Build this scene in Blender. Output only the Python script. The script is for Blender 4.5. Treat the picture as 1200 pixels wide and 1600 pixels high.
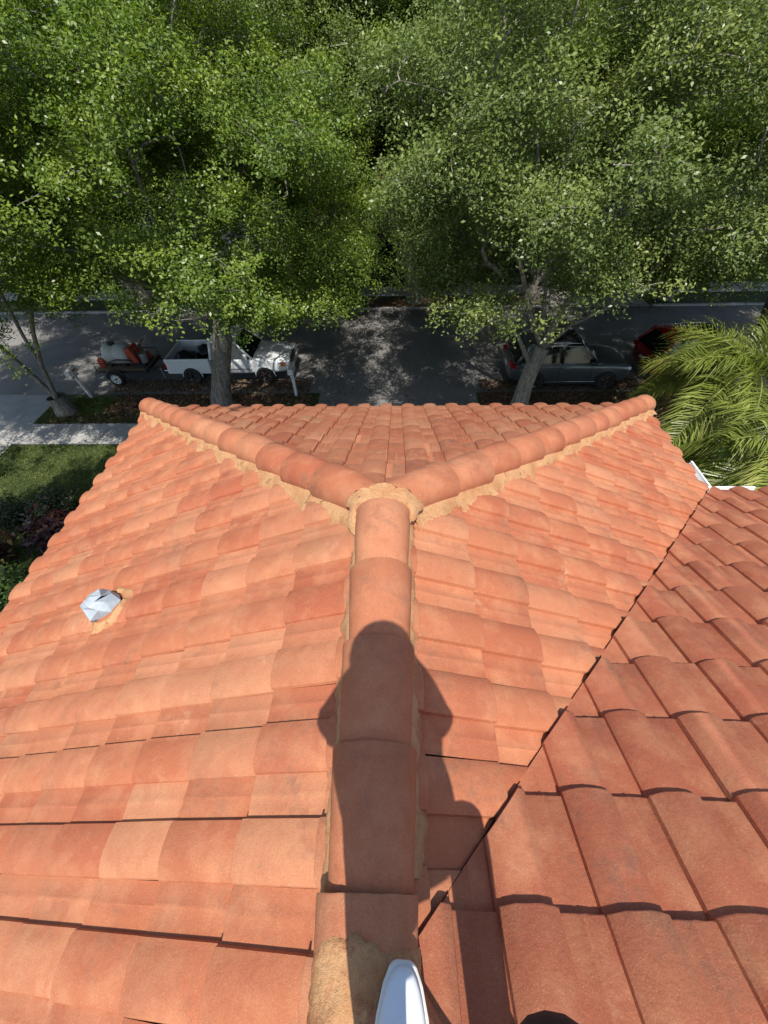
import bpy, bmesh, math, random
import numpy as np
from mathutils import Vector, Matrix

scene = bpy.context.scene
COL = scene.collection
for o in list(bpy.data.objects):
    bpy.data.objects.remove(o)

# ------------------------------------------------------------------ camera
CAMZ = 8.6
P_, YAW, ROLL, FPX = .8354, -.0479, -.0323, 631.8
_cy, _sy = math.cos(YAW), math.sin(YAW)
FW = np.array([_sy*math.cos(P_), _cy*math.cos(P_), -math.sin(P_)])
_rt = np.array([_cy, -_sy, 0.0]); _up = np.cross(_rt, FW)
RT = math.cos(ROLL)*_rt + math.sin(ROLL)*_up
UP = -math.sin(ROLL)*_rt + math.cos(ROLL)*_up
CAM = np.array([.071, 0.0, CAMZ])
cd = bpy.data.cameras.new('camera'); cam = bpy.data.objects.new('camera', cd); COL.objects.link(cam)
M = Matrix.Identity(4)
for i in range(3):
    M[i][0] = RT[i]; M[i][1] = UP[i]; M[i][2] = -FW[i]; M[i][3] = CAM[i]
cam.matrix_world = M
cd.sensor_fit = 'VERTICAL'; cd.sensor_height = 32.0; cd.sensor_width = 24.0
cd.lens = FPX/1600*32.0
cd.clip_start = .02; cd.clip_end = 3000
scene.camera = cam

# ------------------------------------------------------------------ sky, sun, exposure
SUN_EL, SUN_AZ = 64.0, 3.0
world = bpy.data.worlds.new('World'); scene.world = world; world.use_nodes = True
wn = world.node_tree.nodes; wn.clear()
sky = wn.new('ShaderNodeTexSky'); sky.sky_type = 'NISHITA'; sky.sun_disc = False
sky.sun_elevation = math.radians(SUN_EL); sky.sun_rotation = math.radians(180-SUN_AZ)
sky.air_density = 1.0; sky.dust_density = 1.0; sky.ozone_density = 1.0
bg = wn.new('ShaderNodeBackground'); bg.inputs[1].default_value = .15
wo = wn.new('ShaderNodeOutputWorld')
world.node_tree.links.new(sky.outputs[0], bg.inputs[0]); world.node_tree.links.new(bg.outputs[0], wo.inputs[0])
sl = bpy.data.lights.new('sun', 'SUN'); sl.energy = 4.6; sl.angle = math.radians(.53); sl.color = (1.0, .95, .87)
so = bpy.data.objects.new('sun', sl); COL.objects.link(so)
so.rotation_euler = (math.radians(90-SUN_EL), 0, math.radians(SUN_AZ)); so.location = (0, -10, 30)
vs = scene.view_settings
vs.view_transform = 'Standard'; vs.look = 'None'; vs.gamma = 1.0; vs.exposure = 0.38; vs.use_curve_mapping = False
scene.cycles.max_bounces = 6; scene.cycles.diffuse_bounces = 3; scene.cycles.glossy_bounces = 2
scene.cycles.transmission_bounces = 3; scene.cycles.transparent_max_bounces = 4
scene.cycles.caustics_reflective = False; scene.cycles.caustics_refractive = False
try:
    scene.cycles.use_denoising = True
except Exception:
    pass

# ------------------------------------------------------------------ helpers
def thing(name, label, cat, loc=(0, 0, 0), rz=0.0, group=None):
    o = bpy.data.objects.new(name, None); COL.objects.link(o)
    o.location = loc; o.rotation_euler = (0, 0, rz); o.empty_display_size = .2
    o['label'] = label; o['category'] = cat
    if group: o['group'] = group
    return o
def tag(o, label, cat, group=None):
    o['label'] = label; o['category'] = cat
    if group: o['group'] = group
    return o
def link(name, me, parent=None, mat=None, loc=None):
    o = bpy.data.objects.new(name, me); COL.objects.link(o)
    if mat is not None:
        me.materials.clear(); me.materials.append(mat)
    if parent is not None: o.parent = parent
    if loc is not None: o.location = loc
    return o
def from_bm(name, bm, mat, parent=None, smooth=False, loc=None):
    me = bpy.data.meshes.new(name)
    bmesh.ops.recalc_face_normals(bm, faces=bm.faces)
    bm.to_mesh(me); bm.free()
    if smooth:
        me.polygons.foreach_set('use_smooth', [True]*len(me.polygons))
    return link(name, me, parent, mat, loc)
def from_py(name, vs_, fs_, mat, parent=None, smooth=False, loc=None):
    me = bpy.data.meshes.new(name); me.from_pydata([tuple(v) for v in vs_], [], fs_); me.update()
    if smooth: me.polygons.foreach_set('use_smooth', [True]*len(me.polygons))
    return link(name, me, parent, mat, loc)
def np_mesh(name, V, F, tint=None, smooth=False):
    """V (n,3), F (m,k) constant k"""
    me = bpy.data.meshes.new(name)
    V = np.asarray(V, np.float32); F = np.asarray(F, np.int32); k = F.shape[1]
    me.vertices.add(len(V)); me.vertices.foreach_set('co', V.ravel())
    me.loops.add(F.size); me.loops.foreach_set('vertex_index', F.ravel())
    me.polygons.add(len(F)); me.polygons.foreach_set('loop_start', np.arange(0, F.size, k, dtype=np.int32))
    if smooth: me.polygons.foreach_set('use_smooth', np.ones(len(F), bool))
    me.update(calc_edges=True)
    if tint is not None:
        a = me.attributes.new('tint', 'FLOAT', 'FACE'); a.data.foreach_set('value', np.asarray(tint, np.float32))
    return me
def box(bm, x0, x1, y0, y1, z0, z1, m=None):
    vs_ = [bm.verts.new(v) for v in [(x0,y0,z0),(x1,y0,z0),(x1,y1,z0),(x0,y1,z0),(x0,y0,z1),(x1,y0,z1),(x1,y1,z1),(x0,y1,z1)]]
    if m is not None:
        for v in vs_: v.co = m @ v.co
    for f in [(0,3,2,1),(4,5,6,7),(0,1,5,4),(1,2,6,5),(2,3,7,6),(3,0,4,7)]:
        bm.faces.new([vs_[i] for i in f])
    return vs_
def box_obj(name, x0, x1, y0, y1, z0, z1, mat, parent=None, bevel=0.0, seg=2):
    bm = bmesh.new(); box(bm, x0, x1, y0, y1, z0, z1)
    if bevel > 0:
        bmesh.ops.bevel(bm, geom=bm.edges[:], offset=bevel, segments=seg, profile=.5, affect='EDGES')
    return from_bm(name, bm, mat, parent, smooth=False)
def tube(bm, pts, rads, n=8, cap=True):
    pts = [Vector(p) for p in pts]; rings = []
    prev = None
    for i, p in enumerate(pts):
        t = (pts[min(i+1, len(pts)-1)] - pts[max(i-1, 0)])
        if t.length < 1e-9: t = Vector((0, 0, 1))
        t.normalize()
        if prev is None:
            a = Vector((1, 0, 0)) if abs(t.x) < .9 else Vector((0, 1, 0))
            e1 = t.cross(a).normalized()
        else:
            e1 = (prev - t*prev.dot(t)); e1.normalize()
        prev = e1; e2 = t.cross(e1)
        r = rads[i] if hasattr(rads, '__len__') else rads
        rings.append([bm.verts.new(p + (e1*math.cos(2*math.pi*k/n) + e2*math.sin(2*math.pi*k/n))*r) for k in range(n)])
    for a, b in zip(rings, rings[1:]):
        for k in range(n):
            bm.faces.new((a[k], a[(k+1) % n], b[(k+1) % n], b[k]))
    if cap:
        bm.faces.new(rings[0][::-1]); bm.faces.new(rings[-1])
def project(Pw):
    q = np.asarray(Pw, float) - CAM; d = q @ FW
    return 600 + FPX*(q @ RT)/d, 800 - FPX*(q @ UP)/d, d

# ------------------------------------------------------------------ materials
MATS = {}
def newmat(name):
    m = bpy.data.materials.new(name); m.use_nodes = True; nt = m.node_tree; nt.nodes.clear()
    out = nt.nodes.new('ShaderNodeOutputMaterial')
    b = nt.nodes.new('ShaderNodeBsdfPrincipled'); nt.links.new(b.outputs[0], out.inputs[0])
    MATS[name] = m
    return m, nt, b, out
def N(nt, t, **kw):
    n = nt.nodes.new(t)
    for k, v in kw.items(): setattr(n, k, v)
    return n
def noise(nt, scale, detail=4, rough=.55, coord=None, vscale=None):
    n = N(nt, 'ShaderNodeTexNoise'); n.inputs['Scale'].default_value = scale
    n.inputs['Detail'].default_value = detail; n.inputs['Roughness'].default_value = rough
    if coord is not None:
        if vscale is not None:
            mp = N(nt, 'ShaderNodeMapping'); mp.inputs['Scale'].default_value = vscale
            nt.links.new(coord, mp.inputs[0]); coord = mp.outputs[0]
        nt.links.new(coord, n.inputs['Vector'])
    return n.outputs[0]
def ramp(nt, src, stops, mode='LINEAR'):
    r = N(nt, 'ShaderNodeValToRGB'); e = r.color_ramp.elements; r.color_ramp.interpolation = mode
    while len(e) < len(stops): e.new(.5)
    for i, (p, c) in enumerate(stops):
        e[i].position = p; e[i].color = (c[0], c[1], c[2], 1) if hasattr(c, '__len__') else (c, c, c, 1)
    nt.links.new(src, r.inputs[0]); return r.outputs[0]
def mix(nt, fac, a, b, mode='MIX'):
    n = N(nt, 'ShaderNodeMix', data_type='RGBA', blend_type=mode)
    for key, v in ((0, fac), (6, a), (7, b)):
        if isinstance(v, (int, float)): n.inputs[key].default_value = v
        elif isinstance(v, tuple): n.inputs[key].default_value = (v[0], v[1], v[2], 1)
        else: nt.links.new(v, n.inputs[key])
    return n.outputs[2]
def math_(nt, op, a, b=None):
    n = N(nt, 'ShaderNodeMath', operation=op)
    for i, v in enumerate((a, b)):
        if v is None: continue
        if isinstance(v, (int, float)): n.inputs[i].default_value = v
        else: nt.links.new(v, n.inputs[i])
    return n.outputs[0]
def bump(nt, bsdf, h, strength, dist):
    b = N(nt, 'ShaderNodeBump'); b.inputs['Strength'].default_value = strength; b.inputs['Distance'].default_value = dist
    nt.links.new(h, b.inputs['Height']); nt.links.new(b.outputs[0], bsdf.inputs['Normal'])
def setb(nt, bsdf, col=None, rough=None, **kw):
    if col is not None:
        if isinstance(col, tuple): bsdf.inputs['Base Color'].default_value = (*col, 1)
        else: nt.links.new(col, bsdf.inputs['Base Color'])
    if rough is not None:
        if isinstance(rough, (int, float)): bsdf.inputs['Roughness'].default_value = rough
        else: nt.links.new(rough, bsdf.inputs['Roughness'])
    for k, v in kw.items(): bsdf.inputs[k.replace('_', ' ')].default_value = v

WARM = [(0, (.385, .114, .054)), (.22, (.415, .138, .066)), (.40, (.435, .158, .077)), (.58, (.370, .105, .051)), (.74, (.485, .204, .104)), (.86, (.41, .133, .063)), (1.0, (.465, .186, .094))]
RED = [(0, (.335, .096, .050)), (.25, (.370, .116, .060)), (.45, (.395, .132, .068)), (.65, (.325, .092, .048)), (.85, (.415, .150, .078)), (1.0, (.360, .112, .057))]
def tile_material(name, per_object, stops=WARM):
    m, nt, b, out = newmat(name)
    geo = N(nt, 'ShaderNodeNewGeometry'); pos = geo.outputs['Position']
    if per_object:
        oi = N(nt, 'ShaderNodeObjectInfo'); rnd = oi.outputs['Random']
    else:
        at = N(nt, 'ShaderNodeAttribute'); at.attribute_name = 'tint'; rnd = at.outputs['Fac']
    base = ramp(nt, rnd, stops)
    # offset the noise per tile so the blotches do not run across the joints
    off = N(nt, 'ShaderNodeCombineXYZ'); nt.links.new(math_(nt, 'MULTIPLY', rnd, 37.0), off.inputs[0]); nt.links.new(math_(nt, 'MULTIPLY', rnd, 91.0), off.inputs[1])
    add = N(nt, 'ShaderNodeVectorMath', operation='ADD'); nt.links.new(pos, add.inputs[0]); nt.links.new(off.outputs[0], add.inputs[1])
    p2 = add.outputs[0]
    big = noise(nt, 6.0, 5, .6, p2)
    c = mix(nt, ramp(nt, big, [(.45, 0), (.72, .55)]), base, (.56, .265, .135))
    big2 = noise(nt, 11.0, 6, .65, p2)
    c = mix(nt, ramp(nt, big2, [(.52, 0), (.75, .45)]), c, (.335, .088, .042))
    # grime / lichen that runs over several tiles
    gr = noise(nt, 1.7, 6, .6, pos)
    c = mix(nt, ramp(nt, gr, [(.55, 0), (.8, .4)]), c, (.27, .155, .085))
    fine = noise(nt, 260.0, 4, .75, pos)
    c = mix(nt, ramp(nt, fine, [(.28, .65), (.47, 0), (1, 0)]), c, (.20, .062, .034))
    c = mix(nt, ramp(nt, fine, [(.57, 0), (.74, .55)]), c, (.68, .43, .26))
    # soot and lichen: greyish stains with shapes of their own
    st = noise(nt, 3.1, 8, .72, pos); st2 = noise(nt, 26.0, 5, .7, pos)
    c = mix(nt, math_(nt, 'MULTIPLY', ramp(nt, st, [(.52, 0), (.66, 1)]), ramp(nt, st2, [(.42, 0), (.62, .55)])), c, (.17, .105, .07))
    c = mix(nt, math_(nt, 'MULTIPLY', ramp(nt, st, [(.28, 1), (.42, 0)]), ramp(nt, st2, [(.45, 0), (.6, .5)])), c, (.60, .36, .21))
    v = N(nt, 'ShaderNodeTexVoronoi'); v.inputs['Scale'].default_value = 34.0; nt.links.new(p2, v.inputs['Vector'])
    spots = ramp(nt, v.outputs['Distance'], [(.03, 1), (.07, 0)])
    sp = math_(nt, 'MULTIPLY', spots, ramp(nt, noise(nt, 9.0, 2, .5, p2), [(.56, 0), (.62, .85)]))
    c = mix(nt, sp, c, (.16, .075, .045))
    setb(nt, b, c, .88); b.inputs['Specular IOR Level'].default_value = .25
    hgt = math_(nt, 'ADD', math_(nt, 'MULTIPLY', fine, .5), math_(nt, 'MULTIPLY', noise(nt, 60.0, 5, .6, p2), 1.0))
    bump(nt, b, hgt, .55, .0035)
    return m
TILE = tile_material('clay_tile', True)
TILE_S = tile_material('clay_tile_field', False)
TILE_R = tile_material('clay_tile_red', True, RED)
TILE_SR = tile_material('clay_tile_red_field', False, RED)

def simple(name, col, rough=.6, metallic=0.0, var=.0, scale=8.0, bumpd=0.0, spec=.5, coat=0.0):
    m, nt, b, out = newmat(name)
    geo = N(nt, 'ShaderNodeNewGeometry')
    if var > 0:
        n = noise(nt, scale, 5, .6, geo.outputs['Position'])
        lo = tuple(max(0, c*(1-var)) for c in col); hi = tuple(min(1, c*(1+var)) for c in col)
        setb(nt, b, ramp(nt, n, [(.3, lo), (.7, hi)]), rough)
        if bumpd > 0: bump(nt, b, n, .6, bumpd)
    else:
        setb(nt, b, col, rough)
    b.inputs['Metallic'].default_value = metallic
    b.inputs['Specular IOR Level'].default_value = spec
    if coat: b.inputs['Coat Weight'].default_value = coat; b.inputs['Coat Roughness'].default_value = .05
    return m

def mortar_material(name='mortar', worn=False):
    m, nt, b, out = newmat(name)
    pos = N(nt, 'ShaderNodeNewGeometry').outputs['Position']
    n1 = noise(nt, 7, 5, .6, pos); n2 = noise(nt, 70, 5, .7, pos); n3 = noise(nt, 300, 3, .6, pos)
    c = ramp(nt, n1, [(.3, (.44, .205, .090)), (.55, (.55, .315, .155)), (.75, (.45, .20, .095))])
    c = mix(nt, ramp(nt, n2, [(.3, .6), (.5, 0)]), c, (.30, .15, .08))
    v = N(nt, 'ShaderNodeTexVoronoi', feature='DISTANCE_TO_EDGE'); v.inputs['Scale'].default_value = 6.0
    w = N(nt, 'ShaderNodeVectorMath', operation='ADD'); nt.links.new(pos, w.inputs[0])
    nn = N(nt, 'ShaderNodeTexNoise'); nn.inputs['Scale'].default_value = 14; nt.links.new(pos, nn.inputs['Vector'])
    sc = N(nt, 'ShaderNodeVectorMath', operation='SCALE'); sc.inputs['Scale'].default_value = .09
    nt.links.new(nn.outputs['Color'], sc.inputs[0]); nt.links.new(sc.outputs[0], w.inputs[1]); nt.links.new(w.outputs[0], v.inputs['Vector'])
    crack = math_(nt, 'MULTIPLY', ramp(nt, v.outputs['Distance'], [(.006, 1), (.016, 0)]), ramp(nt, n1, [(.58, 0), (.63, .7)]))
    c = mix(nt, crack, c, (.13, .06, .03))
    if worn:
        n4 = noise(nt, 16, 7, .7, pos)
        c = mix(nt, ramp(nt, n4, [(.36, .8), (.48, 0)]), c, (.36, .125, .062))
    setb(nt, b, c, .95); b.inputs['Specular IOR Level'].default_value = .15
    h = math_(nt, 'ADD', n2, math_(nt, 'MULTIPLY', n3, .4))
    h = math_(nt, 'SUBTRACT', h, crack)
    bump(nt, b, h, .9, .008)
    return m
MORTAR = mortar_material()
MORTAR_W = mortar_material('worn_mortar', True)

def leaf_material(name, c0, c1, c2, trans=.28, rough=.45):
    m, nt, b, out = newmat(name)
    at = N(nt, 'ShaderNodeAttribute'); at.attribute_name = 'tint'
    c = ramp(nt, at.outputs['Fac'], [(0, c0), (.55, c1), (1, c2)])
    setb(nt, b, c, rough); b.inputs['Specular IOR Level'].default_value = .35
    t = N(nt, 'ShaderNodeBsdfTranslucent')
    hs = N(nt, 'ShaderNodeHueSaturation'); hs.inputs['Saturation'].default_value = 1.15; hs.inputs['Value'].default_value = 1.5
    nt.links.new(c, hs.inputs['Color']); nt.links.new(hs.outputs[0], t.inputs[0])
    mx = N(nt, 'ShaderNodeMixShader'); mx.inputs[0].default_value = trans
    nt.links.new(b.outputs[0], mx.inputs[1]); nt.links.new(t.outputs[0], mx.inputs[2]); nt.links.new(mx.outputs[0], out.inputs[0])
    return m
LEAF = leaf_material('oak_leaf', (.052, .090, .015), (.125, .190, .026), (.255, .315, .044), .27, .38)
LEAF_C = leaf_material('oak_leaf_pale', (.070, .100, .030), (.145, .195, .048), (.265, .305, .078), .27, .38)
PALML = leaf_material('palm_leaf', (.080, .122, .024), (.185, .230, .042), (.42, .43, .12), .34, .32)
GRASS = leaf_material('grass_blade', (.050, .080, .013), (.115, .150, .024), (.26, .25, .07), .25, .6)
LITTER = leaf_material('dry_leaf', (.055, .030, .018), (.15, .082, .042), (.34, .22, .12), .05, .7)
CROTON = leaf_material('croton_leaf', (.045, .012, .016), (.16, .06, .025), (.62, .42, .08), .15, .35)
BUSH = leaf_material('bush_leaf', (.06, .11, .02), (.12, .19, .04), (.30, .36, .12), .2, .4)

def bark_material(name, c0, c1):
    m, nt, b, out = newmat(name)
    tc = N(nt, 'ShaderNodeTexCoord').outputs['Object']
    n = noise(nt, 5, 6, .65, tc, (2.2, 2.2, .5)); n2 = noise(nt, 34, 4, .6, tc, (1, 1, .25))
    c = ramp(nt, n, [(.32, c0), (.68, c1)])
    c = mix(nt, ramp(nt, n2, [(.35, .7), (.55, 0)]), c, tuple(x*.35 for x in c0))
    setb(nt, b, c, .95); bump(nt, b, math_(nt, 'ADD', n, n2), .9, .04)
    return m
BARK = bark_material('oak_bark', (.12, .102, .085), (.34, .31, .27))
BARK_L = bark_material('pale_bark', (.24, .21, .17), (.50, .46, .40))

def asphalt_material():
    m, nt, b, out = newmat('asphalt')
    pos = N(nt, 'ShaderNodeNewGeometry').outputs['Position']
    n1 = noise(nt, .8, 5, .6, pos); n2 = noise(nt, 90, 3, .7, pos); n3 = noise(nt, 5, 5, .6, pos)
    c = ramp(nt, n1, [(.3, (.135, .129, .122)), (.7, (.205, .197, .186))])
    c = mix(nt, ramp(nt, n2, [(.45, 0), (.7, .35)]), c, (.36, .345, .32))
    c = mix(nt, ramp(nt, n3, [(.56, 0), (.75, .35)]), c, (.10, .092, .084))
    setb(nt, b, c, .9); bump(nt, b, n2, .5, .01)
    return m
ASPHALT = asphalt_material()
def concrete_material(name, a, bcol):
    m, nt, b, out = newmat(name)
    pos = N(nt, 'ShaderNodeNewGeometry').outputs['Position']
    n1 = noise(nt, 1.2, 6, .65, pos); n2 = noise(nt, 60, 4, .7, pos)
    c = ramp(nt, n1, [(.3, a), (.7, bcol)])
    c = mix(nt, ramp(nt, n2, [(.3, .35), (.5, 0)]), c, tuple(x*.5 for x in a))
    setb(nt, b, c, .9); bump(nt, b, n2, .4, .006)
    return m
CONC = concrete_material('concrete', (.27, .26, .245), (.42, .41, .385))
CONC_L = concrete_material('pale_concrete', (.45, .42, .38), (.62, .58, .53))
def ground_material():
    m, nt, b, out = newmat('lawn_soil')
    pos = N(nt, 'ShaderNodeNewGeometry').outputs['Position']
    n1 = noise(nt, .9, 6, .65, pos); n2 = noise(nt, 22, 5, .7, pos)
    c = ramp(nt, n1, [(.35, (.036, .060, .014)), (.6, (.060, .092, .020)), (.8, (.105, .095, .040))])
    c = mix(nt, ramp(nt, n2, [(.35, .6), (.6, 0)]), c, (.030, .034, .012))
    setb(nt, b, c, .95); bump(nt, b, n2, .9, .04)
    return m
SOIL = ground_material()
def dirt_material():
    m, nt, b, out = newmat('leaf_mould')
    pos = N(nt, 'ShaderNodeNewGeometry').outputs['Position']
    n1 = noise(nt, 1.5, 6, .65, pos); n2 = noise(nt, 30, 5, .7, pos)
    c = ramp(nt, n1, [(.3, (.055, .036, .022)), (.55, (.10, .058, .032)), (.75, (.065, .068, .024))])
    c = mix(nt, ramp(nt, n2, [(.45, 0), (.65, .7)]), c, (.20, .12, .062))
    setb(nt, b, c, .95); bump(nt, b, n2, .9, .04)
    return m
DIRT = dirt_material()
WHITE = simple('white_paint', (.78, .78, .76), .5, var=.05, scale=3)
STUCCO = simple('stucco_cream', (.62, .56, .47), .9, var=.08, scale=2, bumpd=.004)
STUCCO_W = simple('stucco_white', (.76, .74, .70), .9, var=.06, scale=2, bumpd=.004)
STUCCO_P = simple('stucco_peach', (.66, .46, .33), .9, var=.08, scale=2, bumpd=.004)
DECK = simple('roof_felt', (.035, .028, .025), .95, var=.3, scale=12)
GLASSD = simple('dark_glass', (.012, .014, .016), .06, spec=.6)
RUBBER = simple('rubber', (.022, .022, .022), .85, var=.2, scale=30)
BLACKP = simple('black_plastic', (.018, .018, .019), .5)
CHROME = simple('chrome', (.62, .63, .65), .18, metallic=1.0)
STEEL = simple('galvanised', (.50, .53, .56), .42, metallic=.75, var=.12, scale=14)
LEAD = simple('crumpled_lead', (.31, .355, .39), .60, metallic=.15, var=.14, scale=22, bumpd=.004)
GUTTER = simple('gutter_white', (.80, .80, .79), .4, var=.04)
FARROOF = simple('far_roof_tile', (.48, .19, .10), .9, var=.3, scale=5, bumpd=.03)

# ------------------------------------------------------------------ ground, road, walks
def sheet(name, x0, x1, y0, y1, z, mat, n=1, thick=0.0):
    if thick:
        o = box_obj(name, x0, x1, y0, y1, z-thick, z, mat)
    else:
        o = from_py(name, [(x0,y0,z),(x1,y0,z),(x1,y1,z),(x0,y1,z)], [(0,1,2,3)], mat)
    o['kind'] = 'structure'
    return o
sheet('ground', -900, 900, -900, 900, 0.0, SOIL)
ROAD0, ROAD1 = 14.05, 22.0
sheet('road', -300, 300, ROAD0, ROAD1, .012, ASPHALT)
DRIVE = (-2.95, 3.12)
# one slab per joint, so the sidewalk shows its seams
def slabs(name, x0, x1, y0, y1, z, step, mat, seed, skip=()):
    base = sheet(name, x0, x1, y0, y1, z-.035, simple(name+'_joint', (.12, .115, .105), .95, var=.2))
    base['kind'] = 'structure'
    rr = random.Random(seed); x = x0
    while x < x1-.01:
        xe = min(x+step, x1)
        dz = rr.uniform(-.004, .004)
        if x > -24 and xe < 24:
            box_obj('slab', x+.006, xe-.006, y0+.006, y1-.006, z-.05, z+dz, mat, base, .006, 1)
        else:
            box_obj('slab', x+.006, xe-.006, y0+.006, y1-.006, z-.05, z+dz, mat, base)
        x = xe
    return base
slabs('sidewalk', -13.3, DRIVE[0]-.02, 10.86, 12.02, .06, 1.5, CONC, 1)
slabs('sidewalk', DRIVE[1]+.02, 21.0, 10.86, 12.02, .06, 1.5, CONC_L, 2)  # same walk, its sunlit look put into a paler concrete colour
slabs('sidewalk', -30.0, 30.0, 23.85, 25.1, .06, 1.5, CONC_L, 3)
sheet('driveway', DRIVE[0], DRIVE[1], 4.6, ROAD0-.003, .016, ASPHALT)
sheet('driveway', -20.0, -13.35, 4.0, ROAD0-.003, .016, CONC)
sheet('driveway', -13.0, -7.6, ROAD1+.003, 33.5, .02, CONC_L)
sheet('driveway', 8.0, 13.0, ROAD1+.003, 33.5, .02, CONC_L)
def kerb(x0, x1, y0, y1):
    o = box_obj('kerb', x0, x1, y0, y1, -.05, .10, CONC, None, .02, 2); o['kind'] = 'structure'
kerb(-7.5, 7.9, ROAD1+.004, ROAD1+.16); kerb(-60, -13.1, ROAD1+.004, ROAD1+.16); kerb(13.1, 60, ROAD1+.004, ROAD1+.16)
def strip(x0, x1, y0, y1, z, seed, mat, name):
    rr = random.Random(seed); n = 60; vs_ = []; fs_ = []
    for i in range(n+1):
        x = x0+(x1-x0)*i/n
        vs_ += [(x, y0+rr.uniform(-.12, .12), z), (x, y1+rr.uniform(-.1, .02), z)]
    for i in range(n): fs_.append((2*i, 2*i+2, 2*i+3, 2*i+1))
    o = from_py(name, vs_, fs_, mat); o['kind'] = 'structure'
strip(-10.8, -4.2, 12.7, ROAD0+.02, .0065, 5, DIRT, 'bare_ground')
strip(DRIVE[1]+.1, 16, 12.3, ROAD0+.02, .0065, 6, DIRT, 'bare_ground')
strip(-6.5, 7.5, ROAD1+.2, 23.7, .006, 7, DIRT, 'bare_ground')

# ------------------------------------------------------------------ our house: roof geometry
S = .477
CT = 1/math.sqrt(1+S*S); ST = S*CT
TW, EXP, TL, TT = .2965, .325, .41, .027      # tile width, exposure, length, butt lift
PLAN = EXP*CT
CREST = .034
ZT = CAMZ-1.483                              # plane of the roll tops at the ridge
ZB = ZT-(CREST+TT)/CT                        # pan plane at the ridge
YJ, YV, EAVE = 1.41, -.25, 3.37
PU = [0, .004, .022, .05, .085, .12, .148, .166, .1705, .20, .228, .236, .244, .27, .2985]
PH = [-.004, .012, .0225, .0308, .034, .0324, .0278, .0220, .0015, 0, .0005, .0032, .0005, 0, -.001]
SLOPES = {
    'left':  dict(d=(-1, 0), d0=0.0,  joint=4.205-.085, A=EAVE),
    'right': dict(d=(1, 0),  d0=0.0,  joint=-(4.392+.085), A=EAVE),
    'front': dict(d=(0, 1),  d0=YJ,   joint=-.171, A=4.78-YJ),
    'wing':  dict(d=(0, 1),  d0=YV,   joint=.352, A=3.40),
}
for s in SLOPES.values():
    d = s['d']; s['r'] = (d[1], -d[0])       # right hand, looking down the slope
def prof(u):
    return float(np.interp(u % TW, PU, PH))
def base_z(s, x, y):
    a = s['d'][0]*x+s['d'][1]*y-s['d0']
    return ZB-S*a
def surf_z(s, x, y):
    a = s['d'][0]*x+s['d'][1]*y-s['d0']; u = s['r'][0]*x+s['r'][1]*y-s['joint']
    k = math.floor((s['A']-a)/PLAN); v = (a-(s['A']-k*PLAN))/CT
    return ZB-S*a+(prof(u)+TT*(1+v/EXP))/CT
def tile_mesh(name='tile', jit=0, bold=1.0):
    rr = random.Random(jit); V = []; F = []; n = len(PU)
    rows = [(-TL, TT*(1-TL/EXP), 0), (-.006, TT*(1-.006/EXP), 0), (0, TT-.004, 0), (-.002, TT-.028, 1)]
    for (v, h, lo) in rows:
        for i, (u, p) in enumerate(zip(PU, PH)):
            q = (p*bold if p > .006 else p)+h
            vv = v
            if v == 0 or v == -.006: vv += rr.uniform(-.0012, .0012)
            V.append((u+rr.uniform(-.0006, .0006), vv, q))
    for r in range(3):
        for i in range(n-1):
            a = r*n+i; F.append((a, a+n, a+n+1, a+1))
    return V, F
TV, TF = tile_mesh(); TVW, _ = tile_mesh(bold=1.32)
tile_meshes = []
for j in range(10):
    V_, F_ = tile_mesh(jit=j+3, bold=1.0 if j < 5 else 1.32)
    me = bpy.data.meshes.new('tile'); me.from_pydata(V_, [], F_); me.update()
    sm = [True]*len(F_); me.polygons.foreach_set('use_smooth', sm)
    me.materials.append(TILE)
    n_ = len(PU)
    try:
        me.set_sharp_from_angle(angle=math.radians(38))
    except Exception:
        pass
    tile_meshes.append(me)
red_meshes = []
for me in tile_meshes[5:]:
    me.materials[0] = TILE_R; red_meshes.append(me)

def clips(sn, cx, cy):
    """half-planes (normal, point) to KEEP, in plan"""
    q = math.sqrt(.5)
    if sn == 'left':
        L = [((-q, -q), (0, YJ))]
        if cy > YV: L.append(((-1, 0), (.0, 0)))
        else: L.append(((-q, -q), (0, YV)))
        return L
    if sn == 'right':
        return [((1, 0), (0, 0)), ((q, -q), (0, YJ)), ((-q, q), (-.001, YV+.001))]
    if sn == 'front':
        return [((q, q), (0, YJ)), ((-q, q), (0, YJ))]
    return [((q, -q), (-.0015, YV+.0015)), ((q, q), (0, YV))]

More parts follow.
